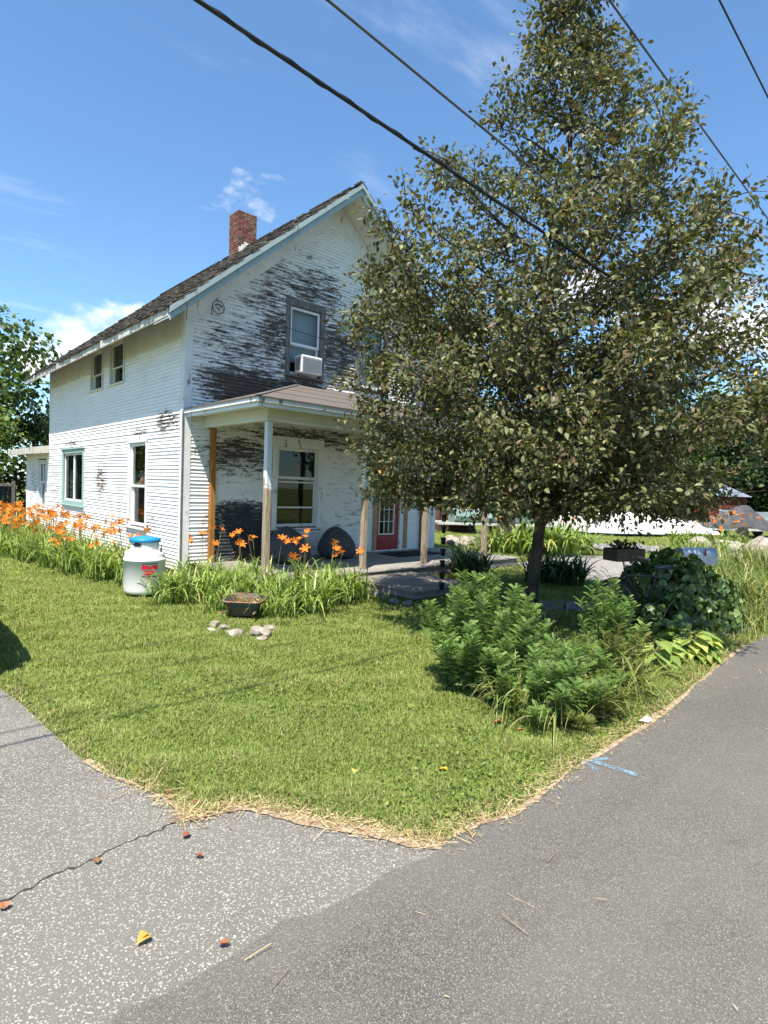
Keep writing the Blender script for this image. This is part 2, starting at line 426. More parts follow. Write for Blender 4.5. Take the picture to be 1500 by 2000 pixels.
def slab(px, m, h, name='path_stone'):
    P = [G(u, v) for u, v in px]; mb = MB(); mb.prism([(p[0], p[1], -.02) for p in P], (0, 0, h+.02)); o = mb.build(name, m); o['kind'] = 'structure'; return o
slab([(1052, 1178), (1098, 1177), (1100, 1192), (1054, 1196)], M_SLAB, .03)
slab([(1104, 1178), (1152, 1181), (1158, 1197), (1106, 1193)], M_SLAB, .035)
slab([(1378, 1236), (1410, 1218), (1450, 1222), (1478, 1228), (1440, 1246), (1395, 1252)], M_SLAB2, .05)

# ================================================================== HOUSE
HW, HL, DS, DF, ZE, MS, EX = 6.8, 9.4, .5925, .70, 4.604, .864, .067
RX = HW/2; ZR = ZE+MS*(RX+DS)
def roofz(x): return ZE+MS*((x if x < RX else HW-x)+DS)

def peel_mat():
    t = NT('peeling_clapboard_paint'); v = t.pos()
    xyz = t.n('ShaderNodeSeparateXYZ', {0: v}); X, Y, Z = xyz.outputs
    row = t.math('FLOOR', t.math('DIVIDE', t.math('SUBTRACT', Z, .215), EX))
    w = t.math('MULTIPLY', row, 3.71)
    st = t.noise(t.map(v, (1.3, 1.3, 9)), 2.2, 9, .70, .2, w)
    fine = t.noise(t.map(v, (5, 5, 30)), 3., 7, .7, 0, w)
    big = t.noise(v, .8, 4)
    def blob(c, r):
        q = t.map(v, tuple(1/x for x in r), tuple(-a/b for a, b in zip(c, r)))
        ln = t.n('ShaderNodeVectorMath', {0: q}, operation='LENGTH').outputs['Value']
        return t.ramp(ln, 1.15, .15)
    front = [((1.25, 0, 3.55), (1.6, .5, .75), .20), ((1.95, 0, 4.6), (1.0, .5, 1.2), .15), ((2.6, 0, 5.85), (2.0, .5, .8), .13), ((3.55, 0, 4.6), (1.2, .5, 1.5), .15), ((2.6, 0, 3.75), (1.3, .5, .35), .21),
             ((1.2, 0, 4.3), (1.5, .5, 1.0), .12), ((2.6, 0, 5.2), (2.9, .5, 1.9), .115), ((1.3, 0, 2.25), (1.6, .5, .62), .15), ((3.0, 0, 2.75), (3.2, .5, .4), .14), ((1.2, 0, .75), (1.1, .5, .85), .18), ((4.0, 0, 1.6), (3, .5, 1.8), .05)]
    left = [((0, .75, 2.85), (.5, 1.0, .40), .17), ((0, 4.6, 1.75), (.5, .8, .8), .14), ((0, 2.1, 2.72), (.5, .8, .2), .15), ((0, 7.0, 2.65), (.5, 1.2, .16), .15), ((0, 8.9, 1.4), (.5, 1.2, 1.2), .10), ((0, 11.2, 1.5), (.5, 1.2, 1.1), .10), ((0, 1.4, .9), (.5, .7, .3), .10), ((0, 5.0, 3.0), (.5, .9, .3), .08)]
    reg = None
    for c, r, a in front+left:
        b = t.math('MULTIPLY', blob(c, r), a); reg = b if reg is None else t.math('MAXIMUM', reg, b)
    isfront = t.ramp(Y, .12, .0)
    reg = t.math('ADD', reg, .018)
    reg = t.math('ADD', reg, t.math('MULTIPLY', isfront, .028))
    s = t.math('ADD', t.math('ADD', t.math('MULTIPLY', st, .55), t.math('MULTIPLY', fine, .45)), reg)
    s = t.math('ADD', s, t.math('MULTIPLY', t.math('SUBTRACT', big, .5), .10))
    peel = t.ramp(s, .652, .672)
    wood1 = t.mix(t.ramp(fine, .35, .65), (.035, .030, .027), (.115, .098, .085))
    wood1 = t.mix(t.ramp(big, .45, .65, 0, .6), wood1, (.13, .085, .055))
    dirt = t.ramp(t.noise(t.map(v, (1, 1, 3)), 1.4, 6, .65), .40, .72)
    paint = t.mix(t.math('MULTIPLY', dirt, .38), (.85, .85, .83), (.68, .67, .645))
    paint = t.mix(t.math('MULTIPLY', isfront, .25), paint, (.68, .69, .67))
    paint = t.mix(t.ramp(s, .60, .652, 0, .45), paint, (.50, .48, .44))
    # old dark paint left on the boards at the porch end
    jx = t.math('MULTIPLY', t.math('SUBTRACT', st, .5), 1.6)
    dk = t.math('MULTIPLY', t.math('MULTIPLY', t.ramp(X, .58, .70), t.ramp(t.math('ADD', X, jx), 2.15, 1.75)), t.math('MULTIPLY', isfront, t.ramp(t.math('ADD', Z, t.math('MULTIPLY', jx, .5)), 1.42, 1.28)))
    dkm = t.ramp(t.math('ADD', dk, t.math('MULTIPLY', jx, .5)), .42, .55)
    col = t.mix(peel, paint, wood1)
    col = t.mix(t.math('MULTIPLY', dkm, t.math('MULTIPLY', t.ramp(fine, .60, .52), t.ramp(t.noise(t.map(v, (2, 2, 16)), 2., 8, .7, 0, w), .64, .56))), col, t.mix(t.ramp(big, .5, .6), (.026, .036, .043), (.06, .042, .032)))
    t.bump(t.math('SUBTRACT', t.math('MULTIPLY', fine, .5), peel), .5, .004)
    return t.fin(col, t.ramp(peel, 0, 1, .55, .9), 0, .25)
M_CLAP = peel_mat()
def trim(name, c, dark=(.16, .14, .12), amt=.12, sc=7.):
    t = NT(name); v = t.map(t.pos(), (1, 1, .35)); a = t.noise(v, sc, 9, .7); b = t.noise(t.pos(), 1.3, 5, .6); f = t.noise(t.pos(), 40, 5, .7)
    col = t.mix(t.ramp(b, .35, .7, 0, .5), c, tuple(x*.72 for x in c)); p = t.ramp(t.math('ADD', a, t.math('MULTIPLY', f, .18)), .80-amt, .84-amt)
    col = t.mix(p, col, t.mix(f, dark, tuple(min(1, x*2.2) for x in dark))); t.bump(t.math('SUBTRACT', t.math('MULTIPLY', f, .4), p), .35, .004)
    return t.fin(col, .6, 0, .3)
M_WHITE = trim('white_trim_paint', (.76, .77, .76))
M_SOFFIT = trim('soffit_paint', (.74, .74, .66), amt=.04)
M_BLUE = trim('pale_blue_trim_paint', (.33, .41, .42), amt=.12)
M_FASC = trim('weathered_fascia_paint', (.56, .53, .48), amt=.16)
M_TEAL = trim('teal_window_paint', (.30, .44, .43), amt=.05)
M_GREYCASE = wood('bare_grey_casing', (.24, .22, .20), (.10, .088, .08), (3, 3, .5), 9.)
M_VINYL = mat('white_vinyl', (.80, .81, .82), (.74, .75, .76), 4, .4)
M_BACK = mat('wall_sheathing', (.14, .12, .10), None, 6, .9)
t = NT('window_glass'); gl = t.n('ShaderNodeBsdfGlossy', {0: (.85, .9, .92, 1), 'Roughness': .02}); tr = t.n('ShaderNodeBsdfTransparent', {0: (.80, .84, .84, 1)})
fr = t.n('ShaderNodeFresnel', {0: 1.5}); fq = t.math('MULTIPLY', fr, t.math('SUBTRACT', 1., t.n('ShaderNodeNewGeometry').outputs['Backfacing']), True)
mx = t.n('ShaderNodeMixShader', {0: fq}); t.t.links.new(tr.outputs[0], mx.inputs[1]); t.t.links.new(gl.outputs[0], mx.inputs[2]); t.t.links.new(mx.outputs[0], t.out.inputs[0]); M_GLASS = t.m
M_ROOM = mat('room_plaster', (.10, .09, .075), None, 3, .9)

house = thing('farmhouse', 'white two-storey farmhouse with peeling clapboards, front gable and porch', 'house')
def wb(mb, ax, a0, a1, d0, d1, z0, z1, b=.005):
    lo, hi = min(a0, a1), max(a0, a1)
    if ax == 'F': mb.bbox(lo, hi, -d1, -d0, z0, z1, b)
    else: mb.bbox(-d1, -d0, lo, hi, z0, z1, b)
    return mb
# openings: (a0, a1, z0, z1) on each wall
F_HOLES = [(2.2, 2.98, 4.02, 5.42), (4.07, 4.85, 4.02, 5.42), (1.98, 3.02, .84, 2.50), (4.76, 5.54, .21, 2.28)]
L_HOLES = [(1.75, 2.68, .75, 2.50), (6.03, 7.85, 1.10, 2.39), (4.60, 5.46, 3.90, 4.80), (3.15, 4.02, 3.90, 4.80), (9.85, 10.75, .78, 2.2)]
def wall_rects(a0, a1, z0, z1, holes):
    xs = sorted({a0, a1, *[h[0] for h in holes], *[h[1] for h in holes]}); zs = sorted({z0, z1, *[h[2] for h in holes], *[h[3] for h in holes]})
    for i in range(len(xs)-1):
        for j in range(len(zs)-1):
            cx, cz = (xs[i]+xs[i+1])/2, (zs[j]+zs[j+1])/2
            if a0 <= cx <= a1 and z0 <= cz <= z1 and not any(h[0] < cx < h[1] and h[2] < cz < h[3] for h in holes): yield xs[i], xs[i+1], zs[j], zs[j+1]
AL = 3.0                                             # rear addition length
wf = MB()
for r in wall_rects(0, HW, -.1, 4.75, [h for h in F_HOLES if h[3] < 4.7]+[(h[0], h[1], h[2], 4.75) for h in F_HOLES if h[3] > 4.7]): wf.box(r[0], r[1], 0, .1, r[2], r[3])
for x0, x1 in ((0, 2.2), (2.98, 4.07), (4.85, HW)):
    P = [(x0, 4.75)]+[(x1, 4.75), (x1, roofz(x1)-.14)]+([(RX, ZR-.14)] if x0 < RX < x1 else [])+[(x0, roofz(x0)-.14)]
    wf.prism([(x, 0, z) for x, z in P], (0, .1, 0))
for h in F_HOLES[:2]: wf.prism([(h[0], 0, h[3]), (h[1], 0, h[3]), (h[1], 0, roofz(h[1])-.14), (h[0], 0, roofz(h[0])-.14)], (0, .1, 0))
wall_f = wf.build('front_wall', M_BACK, house)
wlm = MB()
for r in wall_rects(0, HL, -.1, 4.95, L_HOLES[:4]): wlm.box(0, .1, max(r[0], .1), r[1], r[2], r[3])
for r in wall_rects(HL, HL+AL, -.1, 2.55, L_HOLES[4:]): wlm.box(0, .1, r[0], r[1], r[2], r[3])
wall_l = wlm.build('side_wall', M_BACK, house)
o = MB(); o.box(HW-.1, HW, .1, HL, -.1, 4.6); o.build('far_side_wall', M_BACK, house)
o = MB(); o.prism([(0.1, HL-.1, -.1), (HW-.1, HL-.1, -.1), (HW-.1, HL-.1, roofz(.1)-.14), (RX, HL-.1, ZR-.14), (.1, HL-.1, roofz(.1)-.14)], (0, .1, 0)); o.build('rear_wall', M_BACK, house)
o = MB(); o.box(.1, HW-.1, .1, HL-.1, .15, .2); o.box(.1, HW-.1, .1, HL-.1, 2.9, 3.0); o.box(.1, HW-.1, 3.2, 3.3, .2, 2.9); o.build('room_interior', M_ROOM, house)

def clap(ax, a0, a1, z, parent, stuff=None, thick=.026):
    t0 = thick*random.uniform(.85, 1.2); j = random.uniform(-.0015, .0015)
    prof = [(.0, z), (t0, z), (.004, z+EX+.012), (0, z+EX+.012)]
    b = a0 if ax == 'F' else a0
    if ax == 'F': A = [(a0, -d, zz+j) for d, zz in prof]; e = (a1-a0, 0, 0)
    elif ax == 'R': A = [(HW+d, a0, zz+j) for d, zz in prof]; e = (0, a1-a0, 0)
    else: A = [(-d, a0, zz+j) for d, zz in prof]; e = (0, a1-a0, 0)
    if stuff is not None: stuff.prism(A, e)
    else:
        m = MB(); m.prism(A, e); m.build('clapboard', M_CLAP, parent)
def rows(z0, z1):
    z = z0
    while z < z1: yield z; z += EX
fst = MB()
for z in rows(.215, 7.5):
    zt = z+EX
    xm = max(0., (zt+.26-ZE)/MS-DS)
    a, b = xm+.0, HW-xm
    if a > RX-.1: break
    cuts = sorted([(h[0]-.1, h[1]+.1) for h in F_HOLES if h[2]-.1 < z+.03 < h[3]+.08])
    segs = []; s = a
    for c0, c1 in cuts:
        if c0 > s: segs.append((s, c0))
        s = max(s, c1)
    if s < b: segs.append((s, b))
    for k, (p, q) in enumerate(segs):
        clap('F', p, q, z, wall_f, None if (p < 1.95 and z < 6.6) else fst)
if fst.v: fst.build('clapboard_rows', M_CLAP, wall_f, kind='stuff')
for z in rows(.08, 4.33):
    end = HL if z > 2.45 else HL+AL
    cuts = sorted([(h[0]-.09, h[1]+.09) for h in L_HOLES if h[2]-.1 < z+.03 < h[3]+.08])
    s = 0.
    for c0, c1 in cuts+[(end, None)]:
        if c0 > s+.02: clap('L', s, c0, z, wall_l)
        s = c1
rst = MB()
for z in rows(.08, 4.5): clap('R', 0, HL, z, None, rst)
rst.build('clapboard_rows', M_CLAP, bpy.data.objects['far_side_wall'], kind='stuff')

# corner boards, frieze, soffit, fascia
def hpart(name, m, fn, parent=house, **k):
    mb = MB(); fn(mb); return mb.build(name, m, parent, **k)
hpart('corner_board', M_WHITE, lambda b: b.bbox(-.030, .125, -.030, -.0005, -.05, 4.62))
hpart('corner_board', M_WHITE, lambda b: b.bbox(-.0295, -.0005, .0, .115, -.05, 4.94))
hpart('corner_board', M_WHITE, lambda b: b.bbox(HW-.12, HW+.03, -.030, -.0005, -.05, 4.62))
hpart('corner_board', M_WHITE, lambda b: b.bbox(-.029, -.0005, HL-.05, HL+.03, 2.6, 4.94))
hpart('corner_board', M_WHITE, lambda b: b.bbox(-.029, -.0005, HL+AL-.09, HL+AL+.01, -.05, 2.4))
def efr(b):
    for y0, y1 in ((.12, 3.06), (4.11, 4.51), (5.55, HL-.055)): b.bbox(-.027, -.0005, y0, y1, 4.331, 4.94); b.bbox(-.048, -.0005, y0, y1, 4.30, 4.33)
hpart('eave_frieze', M_SOFFIT, efr)
YB = HL+.37
hpart('eave_soffit', M_SOFFIT, lambda b: b.prism([(-DS+.02, -DF+.02, ZE-.145+MS*.02), (-.001, -DF+.02, ZE-.145+MS*DS), (-.001, -DF+.02, ZE-.13+MS*DS), (-DS+.02, -DF+.02, ZE-.13+MS*.02)], (0, YB+DF-.04, 0)))
hpart('eave_fascia', M_FASC, lambda b: b.bbox(-DS-.012, -DS+.018, -DF+.03, YB, 4.435, 4.585))
hpart('far_eave_fascia', M_SOFFIT, lambda b: (b.bbox(HW+DS-.018, HW+DS+.012, -DF+.03, YB, 4.44, 4.585), b.box(HW+.001, HW+DS-.02, -DF+.02, YB-.02, 4.475, 4.49)))
def rake(b, y0, y1, dz0, dz1, xo=0.):
    for s in (0, 1):
        f = (lambda x: x) if s == 0 else (lambda x: HW-x)
        xa, xb = -DS-xo, RX
        b.prism([(f(xa), y0, ZE-MS*xo+dz0), (f(xb), y0, ZR+dz0), (f(xb), y0, ZR+dz1), (f(xa), y0, ZE-MS*xo+dz1)], (0, y1-y0, 0))
hpart('rake_fascia', M_BLUE, lambda b: rake(b, -DF-.03, -DF+.005, -.245, -.085))
hpart('rake_crown', M_BLUE, lambda b: rake(b, -DF-.075, -DF-.032, -.115, -.012, .02))
hpart('rake_soffit', M_SOFFIT, lambda b: rake(b, -DF+.008, -.034, -.20, -.165))
hpart('rake_frieze', M_WHITE, lambda b: rake(b, -.033, -.001, -.56, -.205, -.60))
hpart('rear_rake', M_BLUE, lambda b: rake(b, YB-.03, YB+.01, -.22, -.02))
# roof deck and shingles
M_DECK = mat('roof_deck', (.05, .045, .04), None, 8, .9)
roof = hpart('roof', M_DECK, lambda b: rake(b, -DF+.01, YB-.03, -.15, -.03))
t = NT('weathered_shingle'); a = t.n('ShaderNodeAttribute', attribute_name='col'); v = t.pos()
n1 = t.noise(v, 30, 6, .7); n2 = t.noise(v, 3, 4)
col = t.mix(t.ramp(n1, .35, .7, 0, .7), a.outputs['Color'], (.03, .028, .026)); col = t.mix(t.ramp(n2, .55, .75, 0, .35), col, (.09, .10, .05))
t.bump(n1, .6, .01); M_SHING = t.fin(col, .9, 0, .15)
def shingles(side):
    V, Fs, Cs = [], [], []
    sl = sqrt(1+MS*MS); ex = .14; total = (RX+DS)*sl
    b8 = np.array([(0, 3, 2, 1), (4, 5, 6, 7), (0, 1, 5, 4), (1, 2, 6, 5), (2, 3, 7, 6), (3, 0, 4, 7)])
    r = 0; s0 = -.04
    while s0 < total:
        y = -DF-.062-random.uniform(0, .02)
        while y < YB+.02:
            w = random.uniform(.10, .20); y1 = min(y+w, YB+.03)
            if random.random() > .03:
                lift = .018+abs(random.gauss(0, .012)); lo = s0+random.uniform(-.014, .014); hi = s0+ex+.07
                q = []
                for s_, h0, h1 in ((lo, lift-.012, lift+random.uniform(0, .012)), (hi, .0, .006)):
                    for yy in (y+.003, y1-.003):
                        for h in (h0, h1):
                            x = -DS+s_/sl-h*MS/sl; z = ZE+s_*MS/sl+h/sl-.03
                            q.append((x if side == 0 else HW-x, yy, z))
                # order: lo/y0/h0, lo/y0/h1, lo/y1/h0, lo/y1/h1, hi...
                o8 = [q[i] for i in (0, 4, 6, 2, 1, 5, 7, 3)]
                Fs.append(b8+len(V)); V += o8
                c = random.choice([(.10, .088, .078), (.075, .066, .06), (.14, .125, .11), (.055, .05, .047), (.20, .18, .165)])
                g_ = random.uniform(.7, 1.25); Cs += [tuple(k*g_ for k in c)]*8
            y = y1
        s0 += ex; r += 1
    return np.array(V), np.concatenate(Fs), np.array(Cs)
for sd in (0, 1):
    V, Fs, Cs = shingles(sd); np_mesh('shingles', V, Fs, M_SHING, roof, Cs, kind='stuff')
hpart('ridge_cap', M_SHING, lambda b: b.prism([(RX-.14, -DF-.06, ZR-.09), (RX, -DF-.06, ZR+.03), (RX+.14, -DF-.06, ZR-.09)], (0, YB+DF+.06, 0)), roof)

# chimney of single bricks
M_BRICK = [mat('chimney_brick_%s' % n, c, tuple(x*.6 for x in c), 14, .85, .5, 50) for n, c in (('red', (.26, .085, .055)), ('dark', (.17, .065, .05)), ('brown', (.24, .13, .085)))]
M_MORTAR = mat('mortar', (.42, .36, .31), (.28, .23, .19), 20, .9, .4)
def gxs(u, v, x): return GX(u, v, x)
ct = GX(466, 408, 3.12); CX0, CY0, CZ1 = 3.12, float(ct[1]), float(ct[2])
CW, CD = .56, .50
chim = hpart('chimney', M_MORTAR, lambda b: b.box(CX0+.012, CX0+CW-.012, CY0+.012, CY0+CD-.012, ZR-.75, CZ1-.015))
chim['label'] = 'old red brick chimney with crumbling corner and white flashing'
bl, bh, bw = .20, .057, .095
def brick(x0, x1, y0, y1, z):
    j = lambda a=.004: random.uniform(-a, a)
    mb = MB(); mb.bbox(x0+j(), x1+j(), y0+j(), y1+j(), z+j(.002), z+bh+j(.002), .005); mb.build('brick', random.choice(M_BRICK), chim)
z = CZ1-.07; row = 0
while z > ZR-.42:
    o2 = row % 2
    xs = [CX0, CX0+CW]
    # front and back faces (stretchers) then side faces
    cutx = [0, bl, 2*bl, CW] if o2 == 0 else [bw, bw+bl, CW-bw+.0]
    for a, b in zip(cutx[:-1], cutx[1:]):
        if b-a < .03: continue
        for yy in (CY0, CY0+CD-bw):
            if row == 5 and a < .05 and yy == CY0: continue
            brick(CX0+a+.005, CX0+b-.005, yy, yy+bw, z)
    cuty = [bw, bw+bl*.95, CD-bw] if o2 == 0 else [0, bl, CD-bl*.0]
    if o2: cuty = [0, bl, 2*bl, CD]
    for a, b in zip(cuty[:-1], cuty[1:]):
        if b-a < .03: continue
        for xx in (CX0, CX0+CW-bw):
            brick(xx, xx+bw, CY0+a+.005, CY0+b-.005, z)
    z -= bh+.012; row += 1
M_FLASH = mat('white_flashing', (.75, .75, .72), (.45, .43, .40), 9, .6)
def flash(b):
    for k in range(7):
        x = CX0+.02+k*.075; z0 = roofz(min(x+.05, RX))-.02
        b.bbox(x, x+.08, CY0-.03-.006*(k % 2), CY0-.012, z0-.05, z0+random.uniform(.06, .2), .004)
hpart('flashing', M_FLASH, flash, chim)

# ---- windows
M_BLIND = mat('window_blind', (.50, .51, .47), (.44, .45, .42), 3, .8)
M_SHADE = mat('grey_screen', (.30, .30, .28), (.25, .25, .24), 5, .8)
M_CURT = mat('teal_curtain', (.16, .30, .30), (.10, .2, .2), 5, .9)
M_ORANGE = mat('patterned_curtain', (.50, .30, .14), (.20, .09, .05), 14, .9)
M_DARKDR = mat('dark_drape', (.09, .08, .085), (.05, .045, .05), 6, .9, stretch=(1, 6, 1))
def frame(b, ax, a0, a1, z0, z1, d0, d1, w, wbm=None):
    wbm = wbm or w
    wb(b, ax, a0, a0+w, d0, d1, z0, z1); wb(b, ax, a1-w, a1, d0, d1, z0, z1)
    wb(b, ax, a0+w+.0005, a1-w-.0005, d0, d1-.001, z1-w, z1); wb(b, ax, a0+w+.0005, a1-w-.0005, d0, d1-.001, z0, z0+wbm)
def pane(name, ax, a0, a1, z0, z1, d, parent, m=M_GLASS):
    mb = MB(); wb(mb, ax, a0, a1, d-.003, d, z0, z1, .0005); return mb.build(name, m, parent)
def window(ax, hole, cas, m_cas, m_sash, meet, label, head=.0, sill=True, sashw=.05, deep=.05):
    a0, a1, z0, z1 = hole; mb = MB()
    # casing boards round the opening
    wb(mb, ax, a0-cas, a0+.005, .0, .032, z0-.02, z1+.0); wb(mb, ax, a1-.005, a1+cas, .0, .032, z0-.02, z1+.0)
    wb(mb, ax, a0-cas-.012, a1+cas+.012, .0, .038, z1+.0005, z1+cas+head)
    # reveal
    for p, q in ((a0, a0+.014), (a1-.014, a1)): wb(mb, ax, p, q, -.10, -.001, z0, z1, .002)
    wb(mb, ax, a0+.015, a1-.015, -.10, -.001, z1-.014, z1, .002)
    w = mb.build('window', m_cas, house); w['label'] = label
    if sill:
        s_ = MB(); wb(s_, ax, a0-cas-.03, a1+cas+.03, -.08, .075, z0-.055, z0-.021); s_.build('sill', m_cas, w)
    zm = z0+(z1-z0)*meet
    up = MB(); frame(up, ax, a0+.015, a1-.015, zm-.02, z1-.015, -.055, -.018, sashw); up.build('sash', m_sash, w)
    lo = MB(); frame(lo, ax, a0+.015, a1-.015, z0+.002, zm+.02, -.095, -.058, sashw, sashw*1.3); lo.build('sash', m_sash, w)
    pane('pane', ax, a0+.015+sashw, a1-.015-sashw, zm+sashw-.02, z1-.015-sashw, -.036, w)
    pane('pane', ax, a0+.015+sashw, a1-.015-sashw, z0+sashw*1.3, zm+.02-sashw, -.076, w)
    return w
def hang(ax, a0, a1, z0, z1, d, m, parent, name='curtain', amp=.02, waves=7):
    mb = MB()
    def fn(u, v):
        a = a0+(a1-a0)*u; dd = d-amp*sin(u*waves*2*pi); z = z0+(z1-z0)*v
        return (a, -dd, z) if ax == 'F' else (-dd, a, z)
    mb.grid(fn, 40, 1); return mb.build(name, m, parent)
w1 = window('F', F_HOLES[0], .105, M_GREYCASE, M_VINYL, .45, 'gable window in bare grey boards holding an air conditioner', .03)
hang('F', 2.2, 2.98, 4.3, 5.4, -.16, M_BLIND, w1, 'blind', .0, 1)
w2 = window('F', F_HOLES[1], .105, M_GREYCASE, M_VINYL, .45, 'gable window behind the tree', .03)
hang('F', 4.07, 4.85, 4.1, 5.4, -.16, M_BLIND, w2, 'blind', .0, 1)
w3 = window('F', F_HOLES[2], .115, M_WHITE, M_WHITE, .62, 'wide white porch window with dark panes', .10, True, .05)
mb = MB(); wb(mb, 'F', 2.04, 2.96, -.05, -.018, 1.235, 1.272); wb(mb, 'F', 2.04, 2.96, -.05, -.018, 1.77, 1.80); mb.build('storm_rail', M_WHITE, w3)
M_CAB = wood('cabinet_wood', (.30, .17, .07), (.16, .08, .035), (1, 1, 6), 5)
mb = MB(); mb.bbox(1.7, 3.3, .35, .75, .3, 1.18); mb.build('cabinet', M_CAB, w3)
w4 = window('L', L_HOLES[0], .085, M_WHITE, M_VINYL, .48, 'tall narrow side window with red things on the inner sill', .05)
hang('L', 1.80, 2.15, .8, 1.6, -.20, M_CURT, w4)
mb = MB()
for k in range(4): mb.lathe([(.03, 0), (.045, .05), (.03, .10), (.012, .13)], 8, (.16, 1.95+.16*k, 1.66))
mb.bbox(.12, .26, 1.8, 2.66, 1.62, 1.66); mb.build('trinkets', mat('red_trinket', (.35, .06, .04), (.3, .2, .1), 9), w4)
# sliding window in teal casing
a0, a1, z0, z1 = L_HOLES[1]
mb = MB(); frame(mb, 'L', a0-.10, a1+.10, z0-.10, z1+.10, .0, .04, .105); w5 = mb.build('window', M_TEAL, house); w5['label'] = 'sliding window in teal painted casing'
mb = MB(); wb(mb, 'L', a0-.14, a1+.14, .0, .07, z1+.101, z1+.125); wb(mb, 'L', a0-.13, a1+.13, .0, .085, z0-.135, z0-.101); mb.build('sill', M_TEAL, w5)
mb = MB(); frame(mb, 'L', a0, a1, z0, z1, -.05, -.012, .05); wb(mb, 'L', 6.92, 6.99, -.06, -.008, z0+.05, z1-.05); mb.build('sash', M_VINYL, w5)
pane('pane', 'L', a0+.05, 6.92, z0+.05, z1-.05, -.03, w5); pane('pane', 'L', 6.99, a1-.05, z0+.05, z1-.05, -.034, w5)
hang('L', 6.06, 6.5, z0, z0+.55, -.2, M_ORANGE, w5, 'curtain', .03, 4); hang('L', 6.95, 7.82, z0, z1, -.16, M_DARKDR, w5, 'curtain', .03, 5)
for i in (2, 3):
    a0, a1, z0, z1 = L_HOLES[i]
    w = window('L', L_HOLES[i], .055, M_SOFFIT, M_SOFFIT, .40, 'small grey upper window tucked under the eave' if i == 2 else 'small upper window under the eave, nearer the gable', -.03, True, .03)
    hang('L', a0, a1, z0+.36, z1, -.102, M_SHADE, w, 'shade', 0, 1)
w6 = window('L', L_HOLES[4], .05, M_WHITE, M_VINYL, .55, 'narrow window of the rear addition with white sash', .0)
mb = MB(); wb(mb, 'L', 10.27, 10.33, -.05, -.012, 1.55, 2.12); mb.build('muntin', M_VINYL, w6)
hang('L', 9.85, 10.75, .8, 1.5, -.12, M_BLIND, w6, 'blind', 0, 1)

# rear addition roof
M_TARP = mat('addition_roofing', (.09, .085, .08), (.05, .05, .05), 10, .9, .4)
def addr(b):
    b.prism([(-.46, HL+.03, 2.50), (4.5, HL+.03, 3.35), (4.5, HL+.03, 3.45), (-.46, HL+.03, 2.60)], (0, AL+.35, 0))
hpart('addition_roof', M_TARP, addr)
hpart('addition_fascia', M_FASC, lambda b: (b.bbox(-.49, -.461, HL+.0, HL+AL+.4, 2.40, 2.585), b.prism([(-.46, HL+.0, 2.40), (-.001, HL+.0, 2.46), (-.001, HL+.0, 2.68), (-.46, HL+.0, 2.60)], (0, .028, 0)), b.box(-.46, -.03, HL+.03, HL+AL+.38, 2.44, 2.46)))
hpart('addition_back', M_BACK, lambda b: (b.box(.1, 4.4, HL+AL-.1, HL+AL, -.1, 2.5), b.box(4.3, 4.4, HL, HL+AL, -.1, 3.2)))

# air conditioner
ac = thing('air_conditioner', 'white window air conditioner sticking out of the gable window', 'air conditioner', (2.6, 0, 4.04))
mb = MB(); mb.bbox(-.27, .25, -.27, -.02, .0, .36, .012); mb.build('housing', M_VINYL, ac)
M_GRILLE = mat('grille_metal', (.32, .33, .33), (.22, .23, .23), 40, .5, .3)
mb = MB(); mb.box(-.24, .22, -.278, -.271, .035, .325)
for k in range(9): mb.box(-.24, .22, -.283, -.2785, .045+k*.030, .058+k*.030)
mb.build('grille', M_GRILLE, ac)
mb = MB(); mb.box(-.279, -.2705, -.24, -.06, .05, .31)
for k in range(7): mb.box(-.284, -.2795, -.23, -.07, .07+k*.032, .082+k*.032)
mb.build('side_vent', M_GRILLE, ac)
# insulator loop and wire clipped to the gable
M_BLACK = mat('black_rubber', (.02, .02, .02), (.012, .012, .012), 9, .6)
cl = thing('service_cable', 'thin black cable with coiled loop clipped across the gable boards', 'cable', (.58, -.05, 4.97))
mb = MB(); mb.tube([(.12*cos(a), -.02, .12*sin(a)) for a in np.linspace(0, 2*pi*1.1, 20)], .008, 5); mb.tube([(-.12, -.02, 0), (-.13, -.02, -.17)], .007, 5); mb.tube([(-.06, -.02, .03), (.0, -.02, .06), (.08, -.02, .02)], .012, 5); mb.build('loop', M_BLACK, cl)
mb = MB(); mb.tube([(1.25, -.02, -.03), (1.6, -.03, -.06), (2.3, -.03, -.10), (3.6, -.03, -.06), (6.1, -.02, .0)], .006, 5); mb.build('wire', M_BLACK, cl)
hpart('conduit', M_GREYCASE, lambda b: b.tube([(-.045, -.045, .0), (-.045, -.045, 3.0)], .013, 6))

# ---- door
M_RED = mat('red_door_paint', (.33, .012, .022), (.25, .010, .018), 3, .35, spec=.5)
M_TAN = wood('bare_pine', (.46, .33, .19), (.33, .21, .11), (5, 5, .5), 8)
M_ORPINE = wood('orange_stained_pine', (.42, .20, .055), (.25, .105, .025), (5, 5, .4), 8)
door = hpart('door', M_RED, lambda b: (b.bbox(4.79, 4.87, .02, .06, .24, 2.26), b.bbox(5.39, 5.52, .02, .06, .24, 2.26), b.bbox(4.871, 5.389, .02, .059, .24, .60), b.bbox(4.871, 5.389, .02, .059, 2.12, 2.26)))
door['label'] = 'red front door with a grid of small panes'
mu = MB()
frame(mu, 'F', 4.872, 5.388, .601, 2.119, -.055, -.012, .03)
for k in (1, 2): wb(mu, 'F', 4.902+k*.152-.008, 4.902+k*.152+.008, -.05, -.014, .632, 2.088, .003)
for k in range(1, 5): wb(mu, 'F', 4.903, 5.357, -.049, -.015, .631+k*.2915-.008, .631+k*.2915+.008, .003)
mu.build('muntins', M_VINYL, door)
